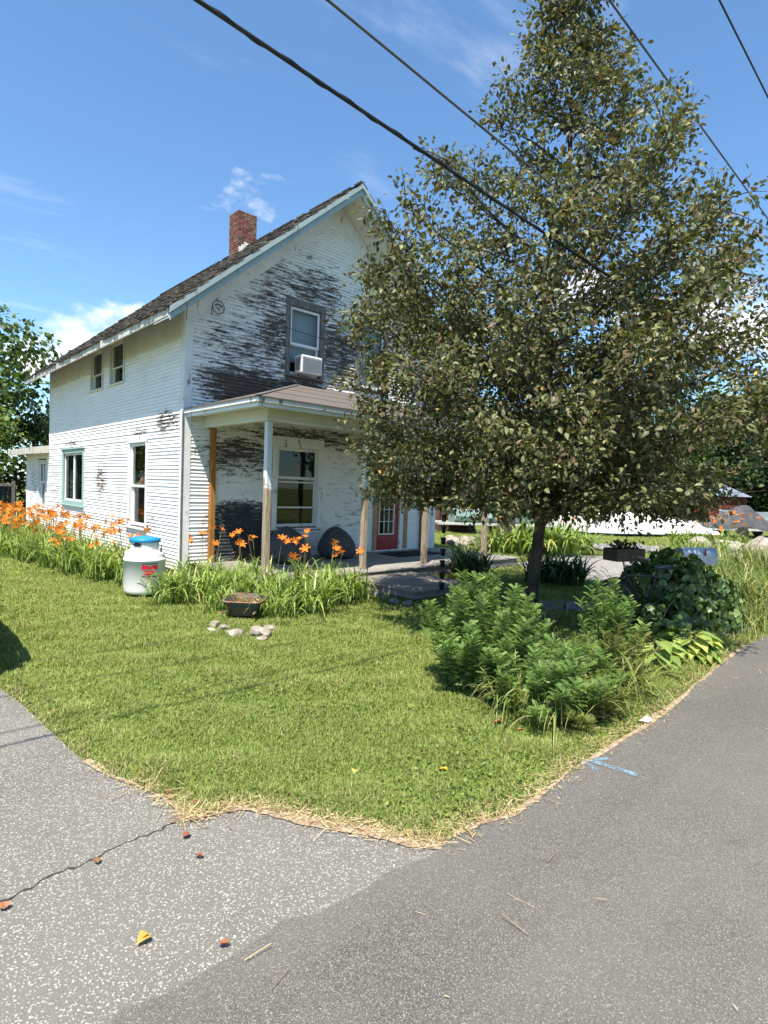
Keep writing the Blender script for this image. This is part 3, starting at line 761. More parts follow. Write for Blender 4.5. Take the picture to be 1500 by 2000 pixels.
for i in range(3):
    for j in range(5): pane('pane', 'F', 4.902+i*.152+.008, 4.902+(i+1)*.152-.008, .631+j*.2915+.008, .631+(j+1)*.2915-.008, -.03, door)
mb = MB(); mb.lathe([(.012, 0), (.012, .04), (.03, .045), (.032, .07), (.02, .085)], 12); kn = mb.build('handle', mat('brass', (.5, .38, .18), None, 5, .3, metal=.9), door); kn.location = (5.46, .02, 1.15); kn.rotation_euler = (pi/2, 0, 0)
hpart('door_casing', M_TAN, lambda b: (b.bbox(4.64, 4.755, -.04, 0, .225, 2.42), b.bbox(5.66, 5.80, -.04, 0, .225, 2.42), b.bbox(4.63, 5.81, -.042, 0, 2.421, 2.56)))
hpart('door_jamb', M_WHITE, lambda b: (b.bbox(5.525, 5.659, -.03, .09, .225, 2.42), b.bbox(4.756, 4.788, -.01, .09, .225, 2.42), b.bbox(4.6, 5.8, -.09, .09, .212, .238)))

# ================================================================== PORCH (part of the house)
DZ, PY, EY = .21, -2.2, -2.55
M_DECKW = wood('grey_deck_boards', (.33, .31, .29), (.20, .185, .17), (.4, 6, 6), 6)
M_STEPW = wood('dark_step_boards', (.27, .25, .225), (.14, .125, .11), (.5, 6, 6), 6)
deck = hpart('porch_deck', M_STEPW, lambda b: (b.box(.32, 7.05, -2.40, -.03, .02, DZ-.032), b.bbox(.30, 7.07, -2.445, -2.402, .0, DZ-.03)))
y = -2.47; k = 0
while y < -.06:
    w = .135; mb = MB(); mb.bbox(.28+random.uniform(-.01, .01), 7.09+random.uniform(-.012, .012), y, min(y+w, -.035), DZ-.028, DZ+random.uniform(-.002, .002), .005); mb.build('deck_board', M_DECKW, deck); y += w+.006
step = thing('porch_step', 'low weathered grey board platform step in front of the porch', 'step', (0, 0, 0))
y = -4.12
while y < -2.62:
    mb = MB(); mb.bbox(1.86+random.uniform(-.01, .01), 3.42+random.uniform(-.01, .01), y, y+.14, .122, .15+random.uniform(-.002, .002), .005); mb.build('step_board', M_STEPW, step); y += .146
mb = MB(); mb.bbox(1.88, 3.40, -4.10, -4.062, .02, .1215); mb.build('front_board', M_STEPW, step)
for x in (1.88, 3.362):
    mb = MB(); mb.bbox(x, x+.038, -4.06, -2.62, .02, .1215); mb.build('side_board', M_STEPW, step)
# posts
t = NT('worn_post_paint'); v = t.pos(); zc = t.n('ShaderNodeSeparateXYZ', {0: v}).outputs[2]
gn = t.noise(t.map(v, (5, 5, .45)), 8, 8, .65); n2 = t.noise(v, 5, 5)
pm = t.ramp(t.math('ADD', zc, t.math('MULTIPLY', t.math('SUBTRACT', n2, .5), 1.1)), 1.72, 1.66)
col = t.mix(t.math('MULTIPLY', pm, t.ramp(gn, .28, .42)), (.66, .70, .69), t.mix(t.ramp(gn, .35, .65), (.22, .165, .115), (.42, .34, .25)))
t.bump(gn, .3, .005); M_POST = t.fin(col, .7)
def post(x, y, w, z0, z1, m): return hpart('porch_post', m, lambda b: b.bbox(x, x+w, y, y+w, z0, z1, .008))
for x in (.40, 2.47, 4.12, 6.10): post(x, PY, .10, DZ, 2.73, M_POST)
hpart('wall_post', M_ORPINE, lambda b: b.bbox(.49, .585, -.115, -.022, DZ, 2.735))
hpart('wall_post', M_STEPW, lambda b: b.bbox(6.24, 6.335, -.115, -.022, DZ, 2.735))
BX0, BX1 = .38, 6.24
hpart('porch_beam', M_SOFFIT, lambda b: (b.bbox(BX0, BX1, PY-.02, PY+.13, 2.735, 2.93), b.bbox(BX0+.001, BX0+.14, PY+.131, -.02, 2.735, 2.93), b.bbox(BX1-.14, BX1-.001, PY+.131, -.02, 2.735, 2.93), b.bbox(BX0-.02, BX1+.02, PY-.045, PY-.021, 2.725, 2.765), b.bbox(BX0-.022, BX0-.001, PY-.02, -.02, 2.725, 2.765)))
EX0, EX1 = .02, 6.62
hpart('porch_ceiling', M_SOFFIT, lambda b: b.box(EX0+.04, EX1-.04, EY+.04, -.02, 2.932, 2.948))
hpart('porch_fascia', M_WHITE, lambda b: (b.bbox(EX0, EX1, EY, EY+.028, 2.88, 2.975), b.bbox(EX0, EX0+.028, EY+.0285, -.002, 2.88, 2.975), b.bbox(EX1-.028, EX1, EY+.0285, -.002, 2.88, 2.975),
      b.bbox(EX0-.035, EX1+.035, EY-.035, EY-.0005, 2.945, 3.025), b.bbox(EX0-.035, EX0-.0005, EY, -.002, 2.945, 3.025), b.bbox(EX1+.0005, EX1+.035, EY, -.002, 2.945, 3.025)))
t = NT('porch_roll_roofing'); v = t.pos(); a = t.noise(v, 180, 3); b_ = t.noise(v, 1.2, 5); st = t.noise(t.map(v, (6, .6, .6)), 2, 5)
col = t.mix(t.ramp(a, .35, .65), (.095, .082, .076), (.145, .127, .118)); col = t.mix(t.ramp(b_, .4, .7, 0, .5), col, (.10, .085, .08)); col = t.mix(t.ramp(st, .55, .75, 0, .35), col, (.07, .06, .055)); t.bump(a, .4, .004)
M_ROLL = t.fin(col, .9)
zt, ze = 3.83, 3.035; h1, h2 = 2.45, 4.20
def proof(b):
    e0, e1, ey = EX0-.05, EX1+.05, EY-.05
    V = [(e0, ey, ze), (e1, ey, ze), (e1, -.02, ze), (e0, -.02, ze), (h1, -.02, zt), (h2, -.02, zt)]
    b.add(V+[(x, y, z-.022) for x, y, z in V], [(0, 1, 5, 4), (0, 4, 3), (1, 2, 5), (6, 7, 8, 9), (0, 6, 7, 1), (0, 3, 9, 6), (1, 7, 8, 2)])
proof_o = hpart('porch_roof', M_ROLL, proof)
def strips(b):                                            # lapped courses of roofing felt
    for k in range(1, 4):
        f = k/4; x0 = EX0-.05+(h1-EX0+.05)*f; x1 = EX1+.05-(EX1+.05-h2)*f; y = EY-.05+(-EY+.03)*f; z = ze+(zt-ze)*f
        b.beam((x0, y, z+.002), (x1, y, z+.002), .03, .007, (0, -.3, 1))
    b.beam((EX0-.05, EY-.05, ze+.004), (h1, -.02, zt+.004), .09, .008); b.beam((EX1+.05, EY-.05, ze+.004), (h2, -.02, zt+.004), .09, .008)
hpart('roofing_lap', M_ROLL, strips, proof_o)

# things on the porch
M_BEAN = mat('charcoal_fabric', (.085, .085, .09), (.06, .06, .064), 5, .85, .35, 60)
def beanbag(x, y, r, h, rz, label, seed):
    t_ = thing('bean_bag_chair', label, 'bean bag', (x, y, DZ+.002), rz, 'bean bag chairs on the porch')
    mb = MB(); rs = np.random.default_rng(seed)
    ph = rs.uniform(0, 6, 4)
    def fn(u, v):
        a = 2*pi*u
        prof = [(0, 0), (.8, 0), (1.0, .13), (1.02, .3), (.92, .5), (.72, .72), (.46, .9), (.16, .99), (0, 1)]
        k = v*(len(prof)-1); i = min(int(k), len(prof)-2); f = k-i
        rr = prof[i][0]*(1-f)+prof[i+1][0]*f; zz = prof[i][1]*(1-f)+prof[i+1][1]*f
        fold = 1+.055*sin(9*a+ph[0]+3*zz)*zz+.04*sin(5*a+ph[1])*zz
        lean = .22*zz*r
        seat = -.12*max(0, sin(a+pi))*max(0, zz-.45)
        return (rr*r*fold*cos(a), rr*r*fold*sin(a)+lean, h*(zz+seat))
    mb.grid(fn, 44, 18); mb.build('cover', M_BEAN, t_, smooth=True)
    mb = MB()
    for k in range(6):
        a = 2*pi*k/6+.3; pts = []
        for z in np.linspace(.12, .95, 9):
            rr = np.interp(z, [0, .13, .3, .5, .72, .9, .99], [.8, 1.0, 1.02, .92, .72, .46, .16]); fold = 1+.055*sin(9*a+ph[0]+3*z)*z+.04*sin(5*a+ph[1])*z
            pts.append((rr*r*fold*1.005*cos(a), rr*r*fold*1.005*sin(a)+.22*z*r, h*(z-.12*max(0, sin(a+pi))*max(0, z-.45))))
        mb.tube(pts, .007, 5)
    mb.build('seam', M_BEAN, t_)
beanbag(1.88, -.70, .43, .70, .35, 'charcoal bean bag chair slumped behind the corner post', 3)
beanbag(3.18, -.55, .40, .66, -.1, 'charcoal bean bag chair against the wall beside the porch window', 5)
mt = thing('door_mat', 'black rectangular door mat on the deck before the red door', 'mat', (5.2, -.75, DZ+.004), 0)
mb = MB(); mb.bbox(-.72, .75, -.38, .36, 0, .014, .005); mb.build('mat_body', mat('black_mat', (.018, .018, .022), (.01, .01, .012), 60, .9, .6, 200), mt)

# ================================================================== GRASS
M_GRASS = leaf_mat('grass_blade', .5, .35, .25)
GB = [ribbon(1., .35, .14, 2, tip=.9, droop=1.1), ribbon(1., .75, .14, 2, tip=.9, droop=1.5), ribbon(.8, 1.0, .14, 2, tip=.9, droop=1.9)]
lawn_poly = [(x, y) for x, y in EDGE] + [(9, -8.3), (14, -8.3), (26, -8.3), (26, 12), (9, 12), (7.2, 12), (7.2, -.1), (7.15, -2.5), (.2, -2.5), (.2, -.1), (-.02, -.1), (-.02, 16), (-3.35, 16), (-3.4, 0), (-3.4, -3.3)]
hole_polys = [[(1.85, -4.13), (3.43, -4.13), (3.43, -2.4), (1.85, -2.4)], [tuple(p) for p in gp]]
def scatter(poly, n, near=None):
    xs = [p[0] for p in poly]; ys = [p[1] for p in poly]
    P = np.stack([rng.uniform(min(xs), max(xs), n), rng.uniform(min(ys), max(ys), n)], 1)
    return P[in_poly(P, poly)]
lp = np.array(lawn_poly); A = (lp[:, 0].max()-lp[:, 0].min())*(lp[:, 1].max()-lp[:, 1].min())
def noise2(P, s, seed):
    r = np.random.default_rng(seed); v = np.zeros(len(P))
    for _ in range(7):
        k = r.normal(size=2)*s; v += np.sin(P@k+r.uniform(0, 6.28))
    return v/7**.5
def grass_points(total):
    # sample in camera polar coordinates so that blades stay evenly dense in the picture
    n = total*3; d = np.exp(rng.uniform(np.log(2.6), np.log(34), n)); a = rng.uniform(-.66, .66, n)+YAW
    P = np.stack([CAM[0]+d*np.sin(a), CAM[1]+d*np.cos(a)], 1)
    keep = in_poly(P, lawn_poly)
    for h in hole_polys: keep &= ~in_poly(P, h)
    return P[keep][:total]
P = grass_points(540000)
# thin, dry fringe along the pavement
ed = np.array(EDGE); dmin = np.full(len(P), 9.)
for a, b in zip(ed[:-1], ed[1:]):
    t_ = np.clip(((P-a)@(b-a))/((b-a)@(b-a)), 0, 1); dmin = np.minimum(dmin, np.linalg.norm(P-(a+t_[:, None]*(b-a)), axis=1))
keep = rng.random(len(P)) < np.clip(.35+dmin/.2, 0, 1); P, dmin = P[keep], dmin[keep]
P = P+rng.normal(size=P.shape)*np.where(dmin < .15, .03, 0.)[:, None]
dist = np.linalg.norm(P-CAM[:2], axis=1)
n = len(P); clump = noise2(P, 2.2, 3); fine = noise2(P, 9., 5)
hgt = (.036+.006*clump+.014*rng.random(n))*np.clip(.85+.25*fine, .6, 1.25)
hgt *= np.where(dmin < .12, .7, 1)
tallm = (P[:, 1] < -7.4) & (P[:, 0] > 1.2); hgt = np.where(tallm, hgt*rng.uniform(1, 2.6, n), hgt)
wid = .0045+.0005*dist; hgt = hgt*(1+.03*dist.clip(0, 12))
green = np.array([.225, .29, .07]); lime = np.array([.295, .365, .095]); dry = np.array([.44, .38, .20]); dk = np.array([.12, .185, .04])
mixv = np.clip(.5+.35*clump+.25*rng.normal(size=n), 0, 1)[:, None]
c = green*(1-mixv)+lime*mixv
dd = (rng.random(n) < np.clip(.07+.06*fine+.55*np.exp(-dmin/.07), 0, .95))
c[dd] = dry*rng.uniform(.7, 1.2, (dd.sum(), 1)); q = rng.random(n) < .18; c[q & ~dd] = dk
kind = rng.integers(0, 3, n); ang = rng.uniform(0, 2*pi, n)
parts = []
for k in range(3):
    s = kind == k; T, TF = GB[k]
    sc = np.stack([wid[s]/.14, hgt[s], hgt[s]], 1)
    parts.append(inst(T, TF, np.c_[P[s], np.full(s.sum(), -.002)], upbasis(ang[s], rng.uniform(-.1, .5, s.sum())), sc, c[s]))
V, Fs, Cs = merge(parts)
tag(np_mesh('lawn_grass', V, Fs, M_GRASS, None, Cs), 'short mown green grass covering the lawn', 'grass', kind='stuff')

# clover / broad weed leaves in the lawn and straw along the pavement edge
nP = 5200
P = grass_points(nP*2); cl = noise2(P, 1.6, 21) > .55; P = P[cl][:nP]; n = len(P)
d = rand_dir(n); d[:, 2] = np.abs(d[:, 2])*.4; nn = rand_dir(n)*.4+np.array([0, 0, 1])
V, Fs, Cs = inst(QLEAF, QLEAF_F, np.c_[P, rng.uniform(.02, .05, n)], basis(d, nn), rng.uniform(.018, .032, n)*(1+.05*np.linalg.norm(P-CAM[:2], axis=1)), pick([(.16, .24, .05), (.24, .30, .08), (.10, .17, .035)], [3, 2, 2], n))
tag(np_mesh('clover', V, Fs, M_GRASS, None, Cs), 'patches of broad clover leaves among the lawn grass', 'clover', kind='stuff')
# straw litter
n = 2600; seg = rng.integers(5, len(EDGE)-1, n); t_ = rng.random(n)[:, None]; a = ed[seg]; b = ed[seg+1]
nrm = np.stack([-(b-a)[:, 1], (b-a)[:, 0]], 1); nrm = unit(nrm)
P = a+(b-a)*t_+nrm*(rng.normal(size=(n, 1))*.045+.01)
n2 = 60; P2 = np.stack([rng.uniform(-4, 3, n2), -8.45-np.abs(rng.normal(size=n2))*.7], 1); P = np.r_[P, P2]; n = len(P)
ang = rng.uniform(0, 2*pi, n); d = np.stack([np.cos(ang), np.sin(ang), rng.normal(size=n)*.10], 1)
ST = np.array([(-.5, 0, 0), (.5, 0, 0), (.5, 1, .06), (-.5, 1, .06)], float); STF = np.array([(0, 1, 2), (0, 2, 3)])
L_ = rng.gamma(2.2, .018, n).clip(.015, .2); L_[-n2:] *= 1.3; sc = np.stack([rng.uniform(.0016, .0035, n), L_, L_], 1)
V, Fs, Cs = inst(ST, STF, np.c_[P, np.full(n, .013)+rng.random(n)*.012], basis(d, np.tile([0, 0, 1.], (n, 1))+rng.normal(size=(n, 3))*.2), sc, pick([(.55, .43, .22), (.42, .30, .15), (.62, .52, .32), (.25, .15, .08)], [4, 3, 2, 2], n))
M_STRAW = leaf_mat('straw', .7, .1)
tag(np_mesh('straw_litter', V, Fs, M_STRAW, None, Cs), 'dry straw and grass clippings along the pavement edge', 'straw', kind='stuff')
# dusty sand strip where the lawn has worn back
M_SAND = mat('sandy_dirt', (.40, .32, .23), (.24, .17, .11), 22, .95, .5, 120, wd=True)
def strip(px, w, z):
    raw = [G(u, v)[:2] for u, v in px]; c_ = []
    for p, q in zip(raw[:-1], raw[1:]):
        m = max(2, int(np.linalg.norm(q-p)/.035)); c_ += [p+(q-p)*i/m for i in range(m)]
    c_.append(raw[-1]); L1, R1 = [], []; wa, wb_ = .5, .5
    for i, p in enumerate(c_):
        q = c_[min(i+1, len(c_)-1)]-c_[max(i-1, 0)]; nn = np.array([-q[1], q[0]])/np.linalg.norm(q)
        wa = min(1.2, max(.02, wa+random.uniform(-.22, .22))); wb_ = min(1.1, max(.02, wb_+random.uniform(-.25, .25)))
        L1.append(p+nn*w*wa); R1.append(p-nn*w*wb_)
    mb = MB(); m = len(c_); mb.add([(*p, z) for p in L1+R1], [(i, i+1, m+i+1, m+i) for i in range(m-1)]); return mb
for px, w in (([(165, 1488), (188, 1502), (215, 1520), (250, 1532), (290, 1548), (325, 1562), (352, 1585), (372, 1604)], .045), ([(372, 1604), (420, 1588), (470, 1577), (530, 1588), (600, 1604), (660, 1614), (730, 1626), (800, 1645), (862, 1650)], .05),
              ([(862, 1650), (930, 1610), (1000, 1590), (1075, 1537), (1130, 1497), (1200, 1452), (1262, 1416), (1300, 1388), (1362, 1334), (1440, 1270)], .032)):
    o = strip(px, w, .0112).build('dirt_edge', M_SAND); o['kind'] = 'structure'

# fallen leaves on the pavement
M_DRYLEAF = leaf_mat('dry_leaf', .6, .2)
for k, (u, v, c_, s) in enumerate([(293, 1823, (.50, .33, .07), .058), (427, 1842, (.34, .14, .06), .042), (357, 1634, (.28, .10, .05), .045), (382, 1668, (.30, .12, .06), .04), (178, 2040, (.2, .06, .03), .06), (8, 1775, (.40, .2, .1), .05), (186, 1676, (.3, .15, .08), .04), (320, 1547, (.20, .09, .05), .05), (380, 1570, (.22, .10, .05), .045), (875, 1505, (.65, .50, .05), .06), (985, 1412, (.45, .17, .06), .09), (1010, 1425, (.45, .2, .08), .05), (695, 1503, (.5, .45, .1), .05)]):
    p = G(u, v, .02); T = np.vstack([LEAF, LEAF*[.8, .7, 1.6]+[.1, .05, .02]]); TF = np.vstack([LEAF_F, LEAF_F+len(LEAF)])
    a = np.array([random.uniform(0, 6.28)]); B = basis(np.array([[cos(a[0]), sin(a[0]), .15]]), np.array([[.2, .1, 1.]]))
    V, Fs, Cs = inst(T, TF, np.zeros((1, 3)), B, np.array([[s*1.6, s, s*1.3]]), np.array([c_]))
    o = np_mesh('fallen_leaf', V, Fs, M_DRYLEAF, None, Cs, loc=p)
    where = 'old driveway asphalt' if v > 1600 else 'lawn edge'
    col = 'yellow' if c_[1] > .3 else ('orange' if c_[0] > .35 else 'brown')
    tag(o, '%s curled fallen leaf lying on the %s' % (col, where), 'leaf', 'fallen leaves')
mb = MB(); mb.grid(lambda u, v: (.09*u-.045+.01*sin(v*5), .06*v-.03, .012+.03*sin(u*3)*sin(v*3.1)), 5, 4); p = G(1262, 1409, .014)
o = mb.build('paper_scrap', mat('white_paper', (.8, .8, .8), None, 5), None, loc=p); tag(o, 'crumpled scrap of white paper at the road edge', 'litter')

# ================================================================== YOUNG TREE
M_BARK = mat('grey_brown_bark', (.095, .075, .06), (.04, .032, .026), 9, .9, .9, 14, stretch=(1, 1, .3))
M_TLEAF = leaf_mat('crabapple_leaf', .5, .25, .32)
TX, TY = 2.30, -5.95
tree = thing('young_tree', 'young broad tree with small dark bronze-green leaves on the lawn', 'tree', (TX, TY, 0))
lean = _r*.30; lean[2] = 0
def leader(z):
    f = z/8.6; return np.array([lean[0]*f*f+.05*sin(z*1.3), lean[1]*f*f+.05*sin(z*1.7+1), z])
zs = np.linspace(-.05, 8.7, 26)
tk = MB(); tk.tube([leader(z) for z in zs], [.115 if z < .08 else max(.088-.0112*z, .006) if z < 8 else .006 for z in zs], 12)
for a in np.linspace(0, 6.28, 6)[:-1]: tk.tube([(.09*cos(a), .09*sin(a), .22), (.15*cos(a), .15*sin(a), .06), (.25*cos(a), .25*sin(a), -.03)], [.05, .05, .025], 6)
tk.build('trunk', M_BARK, tree, smooth=True)
prof_z = [1.3, 1.7, 2.2, 3.0, 4.0, 5.0, 5.7, 6.3, 6.9, 7.6, 8.4, 8.8]; prof_r = [1.9, 2.6, 2.8, 2.85, 2.8, 2.5, 2.0, 1.45, .9, .46, .22, .08]
br = MB(); LP, LD, LIMB = [], [], []
def bez(a, b, c_, n): return [(1-t)**2*a+2*t*(1-t)*b+t*t*c_ for t in np.linspace(0, 1, n)]
r2 = random.Random(5)
nl = 128
for i in range(nl):
    f = (i+.5)/nl; zend = 1.55+7.1*f**1.40; az = i*2.399+r2.uniform(-.3, .3)
    R_ = np.interp(zend, prof_z, prof_r)*r2.uniform(.58, 1.05)
    if zend < 2.7 and cos(az)*_r[0]+sin(az)*_r[1] > .45: R_ *= .66
    z0 = max(1.30+.55*r2.random(), zend-R_*r2.uniform(.45, .95)); z0 = min(z0, 8.2)
    p0 = leader(z0); out = np.array([cos(az), sin(az), 0]); p2 = np.array([0, 0, zend])+leader(zend)*[1, 1, 0]+out*R_
    mid = p0+(p2-p0)*.5+np.array([0, 0, r2.uniform(-.12, .28)])+np.array([-out[1], out[0], 0])*r2.uniform(-.3, .3)
    pts = bez(p0, mid, p2, 9); r0 = .026*(1-f)+.010
    br.tube(pts, [r0*(1-.85*k/8)+.002 for k in range(9)], 6)
    LIMB += [pts[k]+(pts[k+1]-pts[k])*h_ for k in range(2, 8) for h_ in (0., .5)]
    ln = np.linalg.norm(p2-p0)
    ns = max(6, int(ln*6.6))
    for j in range(ns):
        t_ = .16+.84*(j+r2.random())/ns; k = min(int(t_*8), 7); b0 = pts[k]+(pts[k+1]-pts[k])*(t_*8-k)
        tang = unit(pts[k+1]-pts[k]); side = np.cross(tang, [0, 0, 1]); side = unit(side)*r2.choice((-1, 1))
        d = unit(tang*.6+side*r2.uniform(.1, 1.1)+np.array([0, 0, r2.uniform(-.4, .75)]))
        L2 = r2.uniform(.25, .75)*(1.1-.4*t_)
        e = b0+d*L2; m2 = b0+d*L2*.5+np.array([0, 0, .04]); tw = bez(b0, m2, e-np.array([0, 0, .06*L2]), 4)
        br.tube(tw, [.006, .005, .004, .002], 4, False)
        nleaf = int((int(L2*80)+9)*(.72 if b0[2] > 5. else 1))
        for q_ in range(nleaf):
            u = .10+.90*r2.random(); kk = min(int(u*3), 2); pt = tw[kk]+(tw[kk+1]-tw[kk])*(u*3-kk)
            off = rng.normal(size=3)*.06; LP.append(pt+off); LD.append(unit(d*.5+unit(off)*.8+np.array([0, 0, -.35])))
allp = np.array(LIMB)
for i in range(900):
    zc = 1.5+6.6*r2.random()**1.25; a_ = r2.uniform(0, 6.283); rr_ = np.interp(zc, prof_z, prof_r)*(.40+.57*sqrt(r2.random()))
    if zc > 4.7 and r2.random() < .85: continue
    c_ = leader(zc)+np.array([rr_*cos(a_), rr_*sin(a_), 0]); k = np.argmin(np.sum((allp-c_)**2, 1)+.6*np.maximum(0, allp[:, 2]-c_[2]))
    q0 = allp[k]; L3 = np.linalg.norm(c_-q0)
    if L3 > 1.3: continue
    tw = bez(q0, (q0+c_)/2+[0, 0, .1], c_, 4); br.tube(tw, [.006, .005, .004, .002], 4, False)
    d = unit(c_-q0+[0, 0, .01]); m = 50+int(r2.random()*40)
    pt = c_-d*(min(L3, .35)*rng.random((m, 1)))+rng.normal(size=(m, 3))*[.10, .10, .075]
    LP += list(pt); LD += list(unit(rng.normal(size=(m, 3))*.8+d*.4+[0, 0, -.35]))
br.build('branches', M_BARK, tree)
LP = np.array(LP); LD = np.array(LD); kp = ~((LP@_r > 1.75+.3*rng.random(len(LP))) & (LP[:, 2] < 2.35+.25*rng.random(len(LP)))); LP, LD = LP[kp], LD[kp]; n = len(LP)
print('tree leaves', n)
outw = LP-np.array([0, 0, 1.])*LP[:, 2:3]; outw = unit(outw*[1, 1, 0])
nn = np.array([0, 0, .75])+outw*.45+rng.normal(size=(n, 3))*.55
cols = pick([(.115, .127, .046), (.148, .160, .060), (.085, .090, .038), (.138, .098, .053), (.21, .22, .105), (.52, .34, .09)], [5, 4, 3, 2.2, 1.6, .06], n, .22)
L_ = rng.uniform(.050, .086, n)
V, Fs, Cs = inst(LEAF, LEAF_F, LP, basis(LD, nn), np.stack([L_*1.05, L_, L_], 1), cols)
np_mesh('crown', V, Fs, M_TLEAF, tree, Cs)
# chain of cups hung from a low branch
rc = thing('rain_chain', 'dark metal chain of small cups hanging from the tree beside the step', 'rain chain', (1.93, -4.62, 0))
M_DKMET = mat('dark_bronze', (.030, .034, .034), (.018, .02, .02), 12, .5, metal=.6)
mb = MB(); mb.tube([(0, 0, .25), (.01, .0, 1.2), (0, .01, 2.15)], .004, 5); mb.build('chain', M_DKMET, rc)
cup = None
for k in range(10):
    if cup is None:
        mb = MB(); mb.lathe([(.006, .0), (.030, .0), (.034, .05), (.042, .085), (.045, .10), (.040, .10), (.030, .04), (.004, .03)], 12, cap=False); cup = mb.build('cup', M_DKMET, rc, smooth=True); o = cup
    else: o = cup.copy(); COL.objects.link(o)
    o.location = (0, 0, .25+k*.168); o.rotation_euler = (0, 0, k)

# ================================================================== PERENNIALS
M_STRAP = leaf_mat('strap_leaf', .42, .30, .4)
M_PETAL = leaf_mat('orange_petal', .55, .35, .2)
# flower: six recurved petals
PT = np.array([(0, 0, 0), (-.16, .45, .22), (.16, .45, .22), (0, .5, .17), (-.13, .85, .22), (.13, .85, .22), (0, 1.08, .08)], float)
PTF = np.array([(0, 3, 1), (0, 2, 3), (1, 3, 4), (3, 2, 5), (3, 5, 4), (4, 5, 6)])
def flower_mesh(name):
    a = np.arange(6)*pi/3; d = np.stack([np.cos(a), np.sin(a), np.full(6, .35)], 1)
    w = np.where(np.arange(6) % 2 == 0, 1.35, .95)
    B = basis(d, np.tile([0, 0, 1.], (6, 1)))
    V, Fs, Cs = inst(PT, PTF, np.zeros((6, 3)), B, np.stack([.062*w, np.full(6, .062), np.full(6, .062)], 1), np.tile([(.72, .20, .025)], (6, 1)))
    rr = np.linalg.norm(V, axis=1); Cs = np.where((rr < .022)[:, None], (.75, .45, .05), Cs)
    o = np_mesh(name, V, Fs, M_PETAL, None, Cs); return o
fl0 = flower_mesh('flower'); FL_ME = fl0.data; bpy.data.objects.remove(fl0)
STRAPS = [ribbon(.58, .34, .031, 7, droop=1.6, tip=.92), ribbon(.50, .55, .034, 7, droop=2.05, tip=.92), ribbon(.40, .66, .034, 7, droop=2.45, tip=.92), ribbon(.62, .22, .028, 7, droop=1.35, tip=.92)]
GREENS = [(.19, .28, .055), (.26, .36, .08), (.13, .21, .045), (.36, .42, .12), (.46, .45, .16)]
def strap_clump(name, label, cat, group, p, n, scale, nfl=0, flh=(.75, 1.0), spread=.16, cols=GREENS, cw=(4, 4, 3, 1.5, .4), seed=0, lean=None, width=1., flr=.30):
    t_ = thing(name, label, cat, (p[0], p[1], 0), 0, group)
    k = rng.integers(0, 4, n); ang = rng.uniform(0, 2*pi, n); parts = []
    for j in range(4):
        s = k == j; m = s.sum()
        if not m: continue
        rr = spread*np.sqrt(rng.random(m)); a2 = rng.uniform(0, 2*pi, m); P0 = np.stack([rr*np.cos(a2), rr*np.sin(a2), np.zeros(m)], 1)
        sc = rng.uniform(.65, 1.1, m)*scale
        parts.append(inst(STRAPS[j][0], STRAPS[j][1], P0, upbasis(ang[s], rng.uniform(-.05, .25, m)), np.stack([sc*width, sc, sc], 1), pick(cols, cw, m)))
    V, Fs, Cs = merge(parts); np_mesh('leaves', V, Fs, M_STRAP, t_, Cs)
    if nfl:
        stm = MB(); fls = []
        for q in range(nfl):
            a = rng.uniform(0, 2*pi); h = rng.uniform(*flh); rr = rng.uniform(.05, flr); tip = np.array([rr*cos(a), rr*sin(a), h])
            pts = bez(np.array([tip[0]*.15, tip[1]*.15, 0]), np.array([tip[0]*.45, tip[1]*.45, h*.6]), tip, 5); stm.tube(pts, [.005, .0045, .004, .0035, .003], 4, False)
            for b_ in range(rng.integers(1, 4)):
                e = tip+np.array([*(rng.normal(size=2)*.03), rng.uniform(-.05, .06)]); stm.tube([tip-[0, 0, .03], (tip+e)/2, e], [.003, .006, .003], 4)
            for b_ in range(1 if rng.random() < .7 else 2):
                fp = tip+np.array([*(rng.normal(size=2)*.045*b_), .01-.05*b_]); fls.append(fp)
        stm.build('stalks', M_STALK, t_)
        for fp in fls:
            o = bpy.data.objects.new('flower', FL_ME); COL.objects.link(o); o.parent = t_; o.location = tuple(fp)
            to_cam = unit(CAM-np.array([p[0], p[1], 0])-fp); az_ = rng.uniform(0, 2*pi); tl = rng.uniform(.2, 1.2)
            o.rotation_euler = (tl*cos(az_), tl*sin(az_), rng.uniform(0, 6)); s_ = rng.uniform(1.0, 1.5); o.scale = (s_, s_, s_)
    return t_
M_STALK = mat('flower_stalk', (.16, .20, .06), (.20, .16, .07), 8, .6)
# long bed along the side wall
px_bed = [(-.95, -.35), (-1.25, .25), (-.75, .75), (-1.45, 1.15), (-.85, 1.75), (-1.6, 2.1), (-.95, 2.8), (-1.75, 3.1), (-1.0, 3.9), (-1.85, 4.2), (-.9, 5.0), (-1.7, 5.4), (-.85, 6.2), (-1.6, 6.6), (-.8, 7.5), (-1.6, 8.0), (-.9, 9.0), (-1.7, 9.6), (-.95, 10.6), (-1.9, 11.4), (-1.1, 12.5), (-2.1, 13.3), (-2.6, 9.2), (-2.7, 11.2), (-2.5, 7.0)]
for i, (x, y) in enumerate(px_bed):
    where = 'beside the white tank' if y < .5 else 'below the tall side window' if y < 2.9 else 'near the wooden stake' if y < 5.45 else 'below the teal window' if y < 8.2 else 'at the start of the rear addition' if y < 9.8 else 'below the addition window' if y < 12 else 'at the far end of the addition'
    lab = 'orange daylily clump %s, %s' % (where, 'close to the wall' if x > -1.2 else 'on the lawn side')
    strap_clump('daylily', lab, 'daylily', 'daylilies along the side wall', (x, y), 95 if y < 6 else 70, rng.uniform(.95, 1.15), 2 if y < .5 else (11 if y < 4 else 14), (.58, .98), .30, flr=.38)
